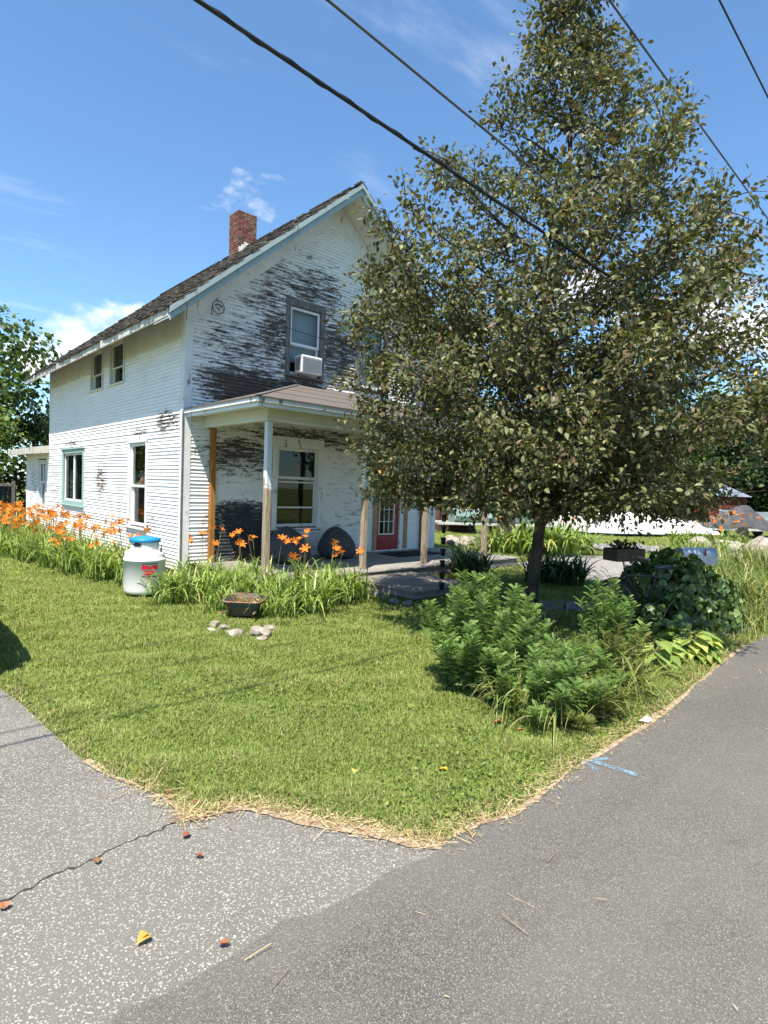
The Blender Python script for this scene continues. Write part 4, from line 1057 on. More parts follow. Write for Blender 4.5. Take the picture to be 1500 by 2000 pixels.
# bed in front of the porch
FB = [((330, 1178), 66, .95, 0), ((392, 1180), 66, 1.0, 1), ((365, 1150), 56, 1.0, 2), ((432, 1158), 46, .8, 1), ((470, 1150), 46, .85, 1), ((535, 1165), 50, .9, 1), ((560, 1198), 60, .95, 1), ((612, 1196), 70, 1.0, 1), ((590, 1160), 56, 1.0, 3), ((655, 1180), 70, 1.0, 2), ((692, 1172), 64, .95, 1), ((640, 1152), 52, .9, 2), ((415, 1140), 50, .9, 2), ((500, 1140), 46, .9, 2), ((445, 1176), 50, .9, 0), ((520, 1182), 50, .85, 0), ((425, 1196), 44, .7, 0), ((540, 1206), 44, .7, 0), ((480, 1165), 50, .95, 1)]
for i, ((u, v), n, s, nf) in enumerate(FB):
    p = G(u, v)
    lab = 'daylily clump in the porch bed %s' % ('by the tank' if u < 380 else 'just left of the wheelbarrow' if u < 425 else 'behind the wheelbarrow' if u < 545 else 'right of the wheelbarrow' if u < 640 else 'next to the porch step' if u > 685 else 'between wheelbarrow and step')
    strap_clump('daylily', lab, 'daylily', 'daylilies in front of the porch', p, int(n*1.35), s*.92, nf, (.72, .98), .22, flr=.16)
# dark strap clumps right of the porch, bed by the boats
DKG = [(.05, .09, .022), (.07, .12, .03), (.035, .065, .018), (.12, .17, .05)]
for u, v, s, lab in [(925, 1138, 1.15, 'dark green strap-leaved clump at the right end of the porch deck'), (905, 1120, 1.1, 'dark grassy clump against the deck end'), (1085, 1143, 1.1, 'dark sword-leaved clump behind the tree trunk'), (1120, 1146, 1.05, 'dark sword-leaved clump at the gravel edge'), (1050, 1140, 1.0, 'dark iris clump hidden by the tree trunk')]:
    strap_clump('iris', lab, 'iris', 'dark strap-leaved clumps', G(u, v), 120, s, 0, cols=DKG, cw=(4, 3, 3, 1), spread=.24, width=1.25)
for u, v, s in [(1020, 1083, 1.6), (1060, 1084, 1.6), (1095, 1084, 1.5), (1125, 1082, 1.3)]:
    strap_clump('daylily', 'bright green daylily clump by the stone row', 'daylily', 'daylilies by the stone row', G(u, v), 80, s, 2, (1.0, 1.3), .5, width=2.)
for u, v in [(955, 1078), (985, 1080), (965, 1070), (1345, 1078), (1375, 1082), (1395, 1086), (1420, 1078), (1445, 1080), (1360, 1100), (1330, 1070)]:
    strap_clump('daylily', 'orange daylilies among the boulders by the boats' if u > 1200 else 'orange daylilies round the grey post beyond the porch', 'daylily', 'far daylilies by the boats' if u > 1200 else 'far daylilies by the grey post', G(u, v), 40, 1.2, 7, (.9, 1.35), .4, width=2., flr=.6)

# ferny leaves
def pinnate(pairs=9, w=.40):
    V, Fs = [], []
    for i in range(pairs+1):
        y = .12+.8*i/pairs; l = w*(.35+.65*sin(pi*(.12+.80*i/pairs)))*(1 if i < pairs else .6)
        for s in (-1, 1):
            b = len(V); a = np.array([s*.5, .62, 0]); a /= np.linalg.norm(a); c_ = np.array([0, y, 0.])
            ww = .019; nrm = np.array([-a[1], a[0], 0])*ww
            V += [c_, c_+a*l*.5+nrm+[0, 0, .03], c_+a*l-[0, 0, .05], c_+a*l*.5-nrm+[0, 0, .03]]; Fs += [(b, b+1, b+2), (b, b+2, b+3)]
    b = len(V); V += [np.array([-.012, 0, 0]), np.array([.012, 0, 0]), np.array([0, 1., -.03])]; Fs += [(b, b+1, b+2)]
    V = np.array(V); V[:, 2] -= .22*V[:, 1]**2
    return V, np.array(Fs)
PIN = pinnate(); M_FERN = leaf_mat('ferny_leaf', .5, .35, .3)
FERNC = [(.19, .32, .095), (.27, .40, .15), (.13, .24, .07), (.36, .46, .22)]
def ferny(label, p, r, h, nst, seed, dens=9, cols=FERNC, cw=(4, 4, 3, 1.3), group='feathery leaved plants by the road', flat=False):
    t_ = thing('ferny_bush', label, 'plant', (p[0], p[1], 0), 0, group)
    st = MB(); LP, LD, LN, LS = [], [], [], []
    for i in range(nst):
        a = rng.uniform(0, 2*pi); rr = r*sqrt(rng.random()); base = np.array([rr*.45*cos(a), rr*.45*sin(a), 0]); hh = h*rng.uniform(.55, 1.05)*(1-.35*(rr/r)**2)
        tip = np.array([rr*cos(a)*1.02, rr*sin(a)*1.02, hh]); pts = bez(base, np.array([base[0]*1.2, base[1]*1.2, hh*.6]), tip, 7)
        st.tube(pts, [.006, .0055, .005, .0045, .004, .003, .002], 4, False)
        nlf = int(dens*hh/.1*1.35)+8
        for j in range(nlf):
            f = .15+.85*(j+rng.random())/nlf; k = min(int(f*6), 5); q = pts[k]+(pts[k+1]-pts[k])*(f*6-k); az = j*2.4+rng.uniform(-.5, .5)
            up_ = .25+.85*f**2; d = unit(np.array([cos(az), sin(az), up_])); LP.append(q); LD.append(d); LN.append(unit(np.array([-cos(az)*.5, -sin(az)*.5, 1])+rng.normal(size=3)*.25)); LS.append(rng.uniform(.062, .118)*(1.1-.35*f))
    st.build('stems', M_STALK, t_)
    n = len(LP); LS = np.array(LS)
    V, Fs, Cs = inst(PIN[0], PIN[1], np.array(LP), basis(np.array(LD), np.array(LN)), np.stack([LS*1.05, LS, LS], 1), pick(cols, cw, n))
    np_mesh('leaves', V, Fs, M_FERN, t_, Cs)
def at(u, v, dz=0.): return G(u, v, dz)
ferny('big bright feathery bush between the lawn and the tree', at(938, 1345), .56, 1.0, 66, 1)
ferny('low feathery plant spilling from the big bush towards the road', at(1040, 1392), .60, .62, 48, 2)
ferny('tall feathery plant in front of the bicycle wheel', at(1185, 1322), .40, .92, 24, 3, 6)
ferny('low feathery weeds between bush and hosta', at(1120, 1370), .5, .48, 34, 4, 7)
ferny('loose weedy feathery plant beside the hosta', at(1200, 1352), .36, .58, 24, 5, 6, [(.16, .21, .07), (.22, .25, .09), (.11, .15, .045)], (3, 3, 2))
ferny('trailing feathery weeds at the road edge', at(1130, 1405), .5, .32, 26, 6, 6, [(.2, .24, .07), (.26, .28, .1), (.13, .17, .045)], (3, 3, 2))
# weedy strip along the road between the bush and the stones
for i in range(34):
    u = 1010+i*13+rng.uniform(-8, 8); v = np.interp(u, [1010, 1130, 1290, 1440], [1425, 1415, 1335, 1252])-rng.uniform(4, 46)
    if 1255 < u < 1400: continue
    strap_clump('roadside_weed', 'low tangled weed tuft in the strip along the road edge', 'weed', 'weeds in the roadside strip', G(u, v), 60, rng.uniform(.35, .75), 0, spread=.22, cols=[(.19, .25, .06), (.27, .32, .09), (.13, .18, .045), (.42, .38, .17)], cw=(4, 3, 2, 1.3), width=.6)
for i in range(9):
    u = 1050+i*19+rng.uniform(-8, 8); v = np.interp(u, [1010, 1130, 1290], [1400, 1385, 1310])-rng.uniform(0, 40)
    ferny('low feathery seedling among the roadside weeds', at(u, v), .24, rng.uniform(.28, .55), 10, 60+i, 6, [(.2, .28, .075), (.28, .35, .12), (.14, .2, .05)], (3, 3, 2))
# tall loose grasses at the right edge
for u, v, s in [(1400, 1200, 1.3), (1440, 1195, 1.4), (1470, 1205, 1.4), (1495, 1190, 1.5), (1430, 1165, 1.3), (1480, 1160, 1.4), (1530, 1175, 1.4), (1390, 1150, 1.5), (1320, 1120, 1.8), (1345, 1125, 1.6), (1515, 1215, 1.2), (1440, 1225, .9), (1480, 1228, .8), (1365, 1135, 1.7), (1400, 1128, 1.7), (1440, 1125, 1.8), (1475, 1130, 1.7), (1500, 1140, 1.7), (1420, 1185, 1.3), (1375, 1185, 1.2), (1050, 1215, .6), (1085, 1222, .6), (1030, 1225, .6)]:
    strap_clump('tall_grass', 'tuft of tall loose grass by the mailbox and roadside stones' if u > 1200 else 'tuft of grass at the foot of the tree', 'grass tuft', 'tall grass tufts', G(u, v), 90, s*.8, 0, spread=.3, cols=[(.16, .22, .05), (.24, .29, .08), (.11, .16, .035), (.42, .38, .16)], cw=(4, 3, 2, 1.0), width=.55)

# broad leaves: hosta and vine
def blade(nl=5, nw=2):
    V, Fs = [], []
    for i in range(nl+1):
        t_ = i/nl; w = .40*sin(pi*min(1, t_*.93+.06))**.8*(1-t_**5)
        for j in range(-nw, nw+1):
            s = j/nw; V.append((w*s, t_, .16*abs(s)*w*2-.38*t_*t_+.03*sin(9*t_)*abs(s)))
    k = 2*nw+1
    for i in range(nl):
        for j in range(2*nw): Fs += [(i*k+j, i*k+j+1, (i+1)*k+j+1), (i*k+j, (i+1)*k+j+1, (i+1)*k+j)]
    return np.array(V), np.array(Fs)
BL = blade(); BLC = np.array([1.12-.30*abs(j)/2 if j else 1.25 for i in range(6) for j in range(-2, 3)]); M_BROAD = leaf_mat('broad_leaf', .38, .25, .45)
def hosta(label, p, n, s, cols, cw):
    t_ = thing('hosta', label, 'hosta', (p[0], p[1], 0), 0, 'hostas by the road'); ang = np.arange(n)*2.4+rng.normal(size=n)*.2; tier = np.linspace(0, 1, n)
    d = np.stack([np.cos(ang)*(1-.5*tier), np.sin(ang)*(1-.5*tier), .25+.75*tier], 1); st = MB(); P0 = []
    for i in range(n):
        b = unit(d[i]+[0, 0, .5])*s*(.55+.45*tier[i])*rng.uniform(.7, 1.1); st.tube([(0, 0, 0), b*.6+[0, 0, .03], b], [.006, .005, .004], 4, False); P0.append(b)
    st.build('stalks', M_STALK, t_)
    nn = np.stack([-np.cos(ang)*.3, -np.sin(ang)*.3, np.ones(n)], 1)
    d2 = np.stack([np.cos(ang), np.sin(ang), -.15+.25*tier], 1)
    sz = s*rng.uniform(.75, 1.05, n)
    V, Fs, Cs = inst(BL[0], BL[1], np.array(P0), basis(d2, nn), np.stack([sz*.85, sz, sz], 1), pick(cols, cw, n, .16), BLC); np_mesh('leaves', V, Fs, M_BROAD, t_, Cs, smooth=True)
hosta('yellow-green hosta with broad leaves at the road edge', at(1342, 1284), 80, .27, [(.28, .36, .08), (.36, .42, .11), (.19, .29, .06)], (3, 2, 2))
hosta('pale green hosta half under the feathery weeds', at(1272, 1302), 34, .28, [(.24, .33, .08), (.32, .40, .12)], (2, 1))
hosta('green broad-leaved hosta below the vines', at(1352, 1262), 22, .22, [(.14, .24, .05), (.20, .30, .07)], (2, 1))
VL = np.array([(0, 0, 0), (-.45, .15, .03), (-.52, .5, .0), (-.25, .62, .05), (0, 1, -.08), (.25, .62, .05), (.52, .5, .0), (.45, .15, .03), (0, .4, -.04)], float)
VLF = np.array([(8, i, (i+1) % 8) for i in range(8)])[:, [0, 2, 1]]
def vine(label, blobs, n, cols, cw, size=(.06, .12), base=(0, 0)):
    t_ = thing('vine', label, 'vine', (base[0], base[1], 0)); P, Nn = [], []
    wts = np.array([b[3]*b[4]*b[5] for b in blobs])**.67; wts /= wts.sum()
    for b, w in zip(blobs, wts):
        m = int(n*w); d = rand_dir(m); d[:, 2] = np.abs(d[:, 2])*np.where(rng.random(m) < .8, 1, -1); rad = rng.uniform(.72, 1.06, (m, 1)); P.append(np.array(b[:3])+d*rad*np.array(b[3:6])-np.array([base[0], base[1], 0])); Nn.append(unit(d/np.array(b[3:6])))
    P = np.concatenate(P); Nn = np.concatenate(Nn); k = P[:, 2] > .03; P, Nn = P[k], Nn[k]; m = len(P)
    d = unit(np.cross(Nn, rand_dir(m))*.6+np.array([0, 0, -.7])); sz = rng.uniform(*size, m)
    V, Fs, Cs = inst(VL, VLF, P, basis(d, Nn+rng.normal(size=(m, 3))*.35+[0, 0, .35]), sz, pick(cols, cw, m)); np_mesh('leaves', V, Fs, M_BROAD, t_, Cs)
    st = MB()
    for i in range(26):
        b = blobs[rng.integers(len(blobs))]; a = rng.uniform(0, 6.28); q = np.array([b[0]+b[3]*.9*cos(a), b[1]+b[4]*.9*sin(a), 0])-np.array([base[0], base[1], 0])
        e = np.array([b[0]-base[0], b[1]-base[1], b[2]+b[5]*.9]); st.tube(bez(q, np.array([q[0], q[1], b[2]+b[5]*.5]), e, 6), .006, 4, False)
    st.build('stems', M_STALK, t_)
DKV = [(.08, .14, .036), (.12, .19, .05), (.05, .09, .025), (.19, .26, .08)]
vp = at(1320, 1235)

# ================================================================== BICYCLE, MAILBOX, VINES
M_TYRE = mat('tyre_rubber', (.018, .018, .018), (.03, .03, .028), 20, .8)
M_STEEL = mat('dull_steel', (.42, .42, .41), (.25, .23, .21), 10, .45, metal=.8)
M_FRAME = mat('black_bicycle_paint', (.02, .02, .022), (.04, .03, .025), 8, .45)
bp = G(1196, 1243); bdir = unit(np.array([.93, -.36, 0.])); bz = atan2(bdir[1], bdir[0])
bike = thing('bicycle', 'old black bicycle parked in the plants with a planter on the handlebars', 'bicycle', (bp[0], bp[1], 0), bz)
def wheel(x, rz=0.):
    mb = MB(); R_ = .335
    n = 40; mb.tube([(R_*cos(a), 0, R_+R_*sin(a)*.985) for a in np.linspace(0, 2*pi, n+1)], .020, 8, False); w = mb.build('wheel', M_TYRE, bike, smooth=True); w.location = (x, 0, 0.008); w.rotation_euler = (0, 0, rz)
    mb = MB(); mb.tube([((R_-.028)*cos(a), 0, R_+(R_-.028)*sin(a)) for a in np.linspace(0, 2*pi, n+1)], .010, 6, False); mb.build('rim', M_STEEL, w)
    mb = MB()
    for k in range(28):
        a = 2*pi*k/28; mb.tube([(.02*cos(a+1.2), .02*(-1)**k, R_+.02*sin(a+1.2)), ((R_-.03)*cos(a), 0, R_+(R_-.03)*sin(a))], .0012, 3, False)
    mb.tube([(0, -.045, R_), (0, .045, R_)], .022, 10); mb.build('spokes', M_STEEL, w)
wheel(0, .0); wheel(1.06)
fr = MB()
hd, bb_, st_, rear, hb = (.17, 0, .74), (.50, 0, .30), (.68, 0, .78), (1.06, 0, .343), (.10, 0, .95)
for a, b, r_ in ((hd, bb_, .016), (hd, (.66, 0, .72), .014), (bb_, st_, .015), (bb_, rear, .010), ((.66, 0, .72), rear, .009), ((.14, 0, .84), hd, .018)): fr.tube([a, b], r_, 8)
fr.build('frame', M_FRAME, bike)
mb = MB()
for s in (-1, 1): mb.tube([(0, .05*s, .343), (.10, .05*s, .62), (.15, .02*s, .72)], .010, 6)
mb.build('fork', M_FRAME, bike)
mb = MB(); mb.tube([(.14, 0, .84), hb], .012, 6); mb.tube([(.25, -.28, .97), (.12, -.22, 1.0), (.09, 0, .95), (.12, .22, 1.0), (.25, .28, .97)], .011, 6); mb.build('handlebar', M_STEEL, bike)
mb = MB(); mb.grid(lambda u, v: (.60+.27*u, (.03+.09*u**1.5)*(2*v-1), .86-.03*(2*v-1)**2-.02*sin(u*3)), 8, 6); mb.tube([st_, (.70, 0, .85)], .012, 6); mb.build('saddle', M_FRAME, bike)
mb = MB(); mb.tube([(R_*cos(a), 0, .343+R_*sin(a)) for R_ in (.375,) for a in np.linspace(.2, 2.9, 16)], .018, 5, False); mb.build('mudguard', M_FRAME, bike)
mb = MB(); mb.lathe([(.09, -.004), (.095, 0), (.09, .004)], 20); ck = mb.build('chainring', M_STEEL, bike); ck.location = (.5, -.04, .3); ck.rotation_euler = (pi/2, 0, 0)
# planter box over the front wheel
M_PLANT = wood('old_planter_wood', (.10, .075, .055), (.045, .033, .026), (1, 5, 5), 8)
pl = thing('planter_box', 'dark wooden planter box with small plants on the bicycle handlebars', 'planter', (bp[0]+bdir[0]*.12, bp[1]+bdir[1]*.12, .93), bz)
mb = MB(); mb.bbox(-.22, .22, -.12, -.10, 0, .15); mb.bbox(-.22, .22, .10, .12, 0, .15); mb.bbox(-.22, -.20, -.099, .099, 0, .15); mb.bbox(.20, .22, -.099, .099, 0, .15); mb.bbox(-.199, .199, -.099, .099, 0, .02); mb.build('box', M_PLANT, pl)
mb = MB(); mb.box(-.199, .199, -.099, .099, .021, .125); mb.build('soil', mat('potting_soil', (.03, .022, .016), None, 20, .95, .5), pl)
n = 110; P = np.stack([rng.uniform(-.19, .19, n), rng.uniform(-.09, .09, n), rng.uniform(.12, .22, n)], 1); d = rand_dir(n); d[:, 2] = np.abs(d[:, 2])+.2
V, Fs, Cs = inst(LEAF, LEAF_F, P, basis(d, rand_dir(n)+[0, 0, 1]), rng.uniform(.04, .075, n), pick([(.04, .06, .03), (.07, .09, .04), (.05, .035, .03)], [3, 2, 2], n)); np_mesh('plants', V, Fs, M_BROAD, pl, Cs)
# mailbox
mp = G(1352, 1212); my = math.radians(-31)
M_GALV = mat('galvanised_metal', (.50, .54, .58), (.36, .40, .44), 4, .45, metal=.35)
mbx = thing('mailbox', 'dented grey metal mailbox on a post sunk in vines', 'mailbox', (mp[0], mp[1], 0), my)
mb = MB(); mb.bbox(-.045, .045, -.045, .045, 0, .80); mb.build('post', M_PLANT, mbx)
mb = MB(); prof = [(-.10, 0), (.10, 0)]+[(.10*cos(a), .13+.10*sin(a)) for a in np.linspace(0, pi, 12)]
mb.prism([(-.27, y, .80+z) for y, z in prof], (.52, 0, 0)); bx_ = mb.build('body', M_GALV, mbx)
mb = MB(); mb.prism([(.251, y*1.05, .795+z*1.04) for y, z in prof], (.018, 0, 0)); mb.build('door', M_GALV, mbx)
mb = MB(); mb.bbox(.05, .075, -.115, -.105, .93, 1.02); mb.build('flag', mat('red_flag', (.35, .03, .03), None, 5), mbx)
vc = lambda u, v, z, rx, ry, rz_: (*G(u, v)[:2], z, rx, ry, rz_)
vb = [vc(1275, 1225, .40, .40, .40, .52), vc(1330, 1225, .42, .5, .45, .56), vc(1385, 1232, .28, .42, .4, .45), vc(1250, 1215, .45, .28, .3, .45), vc(1320, 1245, .2, .6, .4, .35), vc(1300, 1200, .5, .35, .35, .5), vc(1400, 1238, .16, .35, .3, .3), vc(1235, 1222, .25, .3, .28, .35), vc(1345, 1222, .68, .2, .2, .26)]
vine('dense dark green vine smothering the bicycle and mailbox post', vb, 3000, DKV, (4, 4, 3, 1.5), (.055, .12), tuple(vp[:2]))

# ================================================================== TANK
tk_p = G(289, 1166)
tank = thing('propane_tank', 'white propane tank with blue lid and red emblem beside the side wall', 'propane tank', (tk_p[0], tk_p[1]+.15, 0))
tank.scale = (.97, .97, .89)
M_TANK = mat('white_tank_paint', (.80, .81, .81), (.74, .76, .76), 3, .35, spec=.45)
R_ = .30
mb = MB(); mb.lathe([(.27, .06), (.29, .075), (R_-.01, .12), (R_, .17), (R_, .60), (R_+.006, .605), (R_+.006, .625), (R_, .63), (R_-.015, .68), (.285, .735), (.235, .77), (.20, .785)], 48); mb.build('vessel', M_TANK, tank, smooth=True)
mb = MB(); mb.lathe([(.25, .0), (.25, .06), (.24, .06), (.24, .0)], 32, cap=False); mb.build('foot_ring', M_BLACK, tank)
mb = MB(); mb.lathe([(.205, .78), (.205, .935), (.195, .935), (.195, .78)], 40, cap=False); mb.build('collar', M_TANK, tank, smooth=False)
M_BLUELID = mat('blue_plastic', (.02, .24, .48), (.015, .19, .40), 4, .45)
mb = MB(); mb.lathe([(.222, .905), (.226, .91), (.226, .955), (.20, .972), (.12, .992), (.02, 1.0)], 40); mb.build('lid', M_BLUELID, tank, smooth=True)
face = atan2(CAM[1]-tk_p[1], CAM[0]-tk_p[0])
def decal(name, polys, m, z0, s, a_off, r):
    mb = MB()
    for poly in polys:
        # fan of small quads wrapped on the cylinder
        P = [(r*cos(face+a_off+x*s/r), r*sin(face+a_off+x*s/r), z0+y*s) for x, y in poly]; mb.add(P, [tuple(range(len(P)))])
    return mb.build(name, m, tank)
M_RED2 = mat('red_print', (.55, .012, .03), (.48, .01, .02), 4, .4); M_DKRED = mat('dark_print', (.035, .02, .025), None, 4, .4)
def strip_poly(x0, x1, y0, y1, n=6): return [[(x0+(x1-x0)*i/n, y0), (x0+(x1-x0)*(i+1)/n, y0), (x0+(x1-x0)*(i+1)/n, y1), (x0+(x1-x0)*i/n, y1)] for i in range(n)]
# emblem: M over X between two bars (x right, y up, unit = half width)
ao = .26; zc_ = .465; sc_ = .118; rr = R_+.0025
decal('emblem_bar', strip_poly(-1, 1, .80, .94)+strip_poly(-1, 1, -.94, -.80), M_DKRED, zc_, sc_, ao, rr)
Mp = [[(-1, .1), (-.52, .1), (-.52, .68), (-1, .68)], [(-.52, .1), (-.42, .24), (-.28, .1), (-.0, .1), (0, .38), (-.3, .68), (-.52, .68)], [(0, .1), (.28, .1), (.42, .24), (.52, .1), (.52, .68), (.3, .68), (0, .38)], [(.52, .1), (1, .1), (1, .68), (.52, .68)]]
Xp = [[(-.9, -.06), (-.3, -.06), (0, -.14), (0, -.56), (-.22, -.68), (-.9, -.68), (-.45, -.38)], [(.9, -.06), (.45, -.38), (.9, -.68), (.22, -.68), (0, -.56), (0, -.14), (.3, -.06)]]
decal('emblem', Mp+Xp, M_RED2, zc_, sc_, ao, rr)
font = bpy.data.curves.new('phone_text', 'FONT'); font.body = '1-800-'; font.size = .05
tx = bpy.data.objects.new('phone_number', font); COL.objects.link(tx)
dg = bpy.context.evaluated_depsgraph_get(); me_t = bpy.data.meshes.new_from_object(tx.evaluated_get(dg)); bpy.data.objects.remove(tx)
co = np.array([v.co[:] for v in me_t.vertices])
if len(co):
    wdt = co[:, 0].max(); xx = (co[:, 0]-wdt/2)*.75-.03; a = face+ao+xx/rr
    new = np.stack([rr*np.cos(a), rr*np.sin(a), zc_-.145+co[:, 1]*.75], 1)
    me_t.vertices.foreach_set('co', new.astype(np.float32).ravel()); me_t.materials.clear(); me_t.materials.append(M_RED2); me_t.update()
    o = bpy.data.objects.new('phone_number', me_t); COL.objects.link(o); o.parent = tank
mb = MB(); a = face-.55; mb.lathe([(.03, 0), (.03, .015)], 12); pt_ = mb.build('data_plate', M_BLACK, tank); pt_.location = (.206*cos(a), .206*sin(a), .87); pt_.rotation_euler = (0, pi/2, a); pt_.scale = (1, 2.2, .5)
mb = MB()
for k in (-1, 1): mb.bbox(-.03, .03, -.015, .015, 0, .09, .004)
lg = mb.build('lifting_lug', M_TANK, tank); a = face+1.0; lg.location = (.255*cos(a), .255*sin(a), .73); lg.rotation_euler = (0, 0, a+pi/2)
mb = MB(); mb.tube([(.2, .1, .85), (.34, .22, .80), (.42, .30, .5), (.5, .42, .2)], .009, 6); mb.build('gas_hose', M_GREYCASE, tank)

# ================================================================== WHEELBARROW TUB AND ROCKS
wp = G(482, 1212)
whb = thing('wheelbarrow', 'rusty old wheelbarrow tray full of water and leaves in the porch bed', 'wheelbarrow', (wp[0]+.12, wp[1]+.25, -.13), -.72+pi/2)
t = NT('rusty_teal_steel'); nz = t.noise(t.obj(), 9, 7, .7); t.fin(t.mix(t.ramp(nz, .42, .58), (.04, .10, .11), (.18, .085, .045)), .8); t.bump(nz, .3, .005); M_RUST = t.m
M_RIM = mat('rusty_rim', (.30, .20, .15), (.17, .09, .06), 14, .8)
def tray(sx, sy, z, n=28):
    out = []
    for k in range(n):
        a = 2*pi*k/n; e = .38; cx, sx_ = cos(a), sin(a)
        out.append((sx*np.sign(cx)*abs(cx)**e*(1-.10*sx_), sy*np.sign(sx_)*abs(sx_)**e, z))
    return out
mb = MB(); L0, L1, L2, L3 = tray(.31, .25, .36), tray(.20, .15, .17), tray(.19, .14, .18), tray(.298, .238, .362)
n = 28; mb.add(L0+L1+L2+L3, [(i, (i+1) % n, n+(i+1) % n, n+i) for i in range(n)]+[(2*n+i, 2*n+(i+1) % n, 3*n+(i+1) % n, 3*n+i) for i in range(n)]+[tuple(range(n, 2*n))[::-1], tuple(range(2*n, 3*n))]); mb.build('tray', M_RUST, whb)
mb = MB(); q = tray(.312, .252, .362); mb.tube(q+[q[0]], .010, 6, False); mb.build('rim', M_RIM, whb)
t = NT('murky_water'); nz = t.noise(t.obj(), 14, 5, .7); t.fin(t.mix(t.ramp(nz, .4, .65), (.075, .045, .018), (.17, .10, .045)), .12, 0, .5); M_MURK = t.m
mb = MB(); mb.add(tray(.275, .215, .315), [tuple(range(28))]); mb.build('water', M_MURK, whb)
n = 60; P = np.stack([rng.uniform(-.22, .22, n), rng.uniform(-.17, .17, n), np.full(n, .318)], 1); d = rand_dir(n); d[:, 2] *= .15
V, Fs, Cs = inst(LEAF, LEAF_F, P, basis(d, rand_dir(n)*.2+[0, 0, 1]), np.stack([rng.uniform(.02, .06, n), rng.uniform(.05, .14, n), np.full(n, .04)], 1), pick([(.30, .17, .07), (.40, .27, .12), (.16, .08, .04)], [3, 2, 2], n)); np_mesh('dead_leaves', V, Fs, M_DRYLEAF, whb, Cs)
mb = MB()
for s in (-1, 1): mb.tube([(-.18, .13*s, .19), (-.22, .15*s, .0), (-.05, .13*s, .0), (-.02, .12*s, .18)], .011, 6)
for s in (-1, 1): mb.tube([(.42, .05*s, .12), (.1, .14*s, .18), (-.5, .20*s, .27)], .013, 6)
mb.build('legs', M_RIM, whb)
mb = MB(); mb.tube([(.42+.11*cos(a), 0, .125+.11*sin(a)) for a in np.linspace(0, 2*pi, 20)], .025, 7, False); mb.tube([(.42, -.05, .125), (.42, .05, .125)], .03, 8); mb.build('wheel', M_TYRE, whb)
def rock_mesh(name, r, flat, seed, m):
    import bmesh
    bm = bmesh.new(); bmesh.ops.create_icosphere(bm, subdivisions=3, radius=1.); rs = np.random.default_rng(seed); K = rs.normal(size=(5, 3))*1.4; ph = rs.uniform(0, 6, 5); pl_ = [(unit(rs.normal(size=3)), rs.uniform(.55, .85)) for _ in range(9)]
    for v in bm.verts:
        p = np.array(v.co[:])
        for nrm, dd_ in pl_:
            e = p@nrm
            if e > dd_: p = p-nrm*(e-dd_)*.85
        p = p*(1+.08*sum(np.sin(K@p*2+ph))/2); v.co = Vector((p[0]*r[0], p[1]*r[1], p[2]*r[2]))
    me = bpy.data.meshes.new(name); bm.to_mesh(me); bm.free(); me.polygons.foreach_set('use_smooth', np.ones(len(me.polygons), dtype=bool)); me.materials.append(m); return me
M_ROCK = mat('pale_field_stone', (.42, .37, .30), (.20, .175, .14), 7, .9, .9, 22); M_ROCKG = mat('grey_field_stone', (.24, .24, .23), (.13, .13, .125), 7, .9, .6, 25)
def rock(u, v, r, m, label, group, seed, sink=.3, name='rock'):
    p = G(u, v); o = bpy.data.objects.new(name, rock_mesh(name, r, 1, seed, m)); COL.objects.link(o); o.location = (p[0], p[1], r[2]*(1-sink*1.2)); o.rotation_euler = (0, 0, seed*1.3); tag(o, label, 'rock', group); return o
for i, (u, v, s) in enumerate([(418, 1224, .075), (437, 1230, .06), (463, 1243, .085), (448, 1238, .05), (500, 1240, .10), (518, 1243, .09), (530, 1232, .075), (512, 1252, .06), (412, 1234, .05)]):
    rock(u, v, (s*1.25, s, s*.62), M_ROCK, 'pale %s stone edging the bed under the wheelbarrow' % ('large' if s > .08 else 'small'), 'stones edging the porch bed', i+1)
for i, (u, v) in enumerate([(748, 1172), (770, 1180), (795, 1184), (735, 1164)]): rock(u, v, (.09, .075, .06), M_ROCKG, 'grey stone tucked under the porch step', 'stones under the step', i+20)
rock(1068, 1222, (.17, .12, .10), mat('reddish_stone', (.20, .125, .095), (.10, .07, .055), 8, .9, .5, 25), 'reddish flat stone at the foot of the tree', None, 31)
for i in range(26):
    u = 1132+i*6.6+random.uniform(-2, 2); rock(u, 1074+i*.32+random.uniform(-1.5, 1.5), (random.uniform(.16, .34), random.uniform(.14, .22), random.uniform(.10, .17)), M_ROCKG, 'flat grey stone in the low dry-laid row beyond the gravel', 'stones of the low row', 40+i)
for i in range(9): rock(878+i*8, 1064+random.uniform(-3, 4), (random.uniform(.25, .45), .22, random.uniform(.12, .22)), M_ROCK, 'pale stone in the heap by the trailer', 'stones by the trailer', 70+i)
for i, (u, v, r) in enumerate([(1362, 1090, (.42, .38, .38)), (1425, 1080, (.55, .45, .30)), (1485, 1094, (.55, .48, .42)), (1432, 1100, (.28, .22, .18))]): rock(u, v, r, M_ROCK, ['big pale boulder behind the mailbox', 'long brown boulder below the trailer rail', 'big rounded pale boulder at the roadside', 'small pale boulder between the big ones'][i], 'boulders by the boats', 90+i, .2, 'boulder')
# stake by the side wall
o = MB(); o.bbox(-.05, .05, -.02, .02, 0, .85); o.tube([(0, -.03, .62), (.0, -.05, .60), (0, -.06, .62)], .03, 8); o = o.build('wooden_stake', M_GREYCASE, None, loc=(-.32, 5.1, 0)); o.rotation_euler = (0, .02, pi/2); tag(o, 'short grey wooden stake among the daylilies by the wall', 'stake')

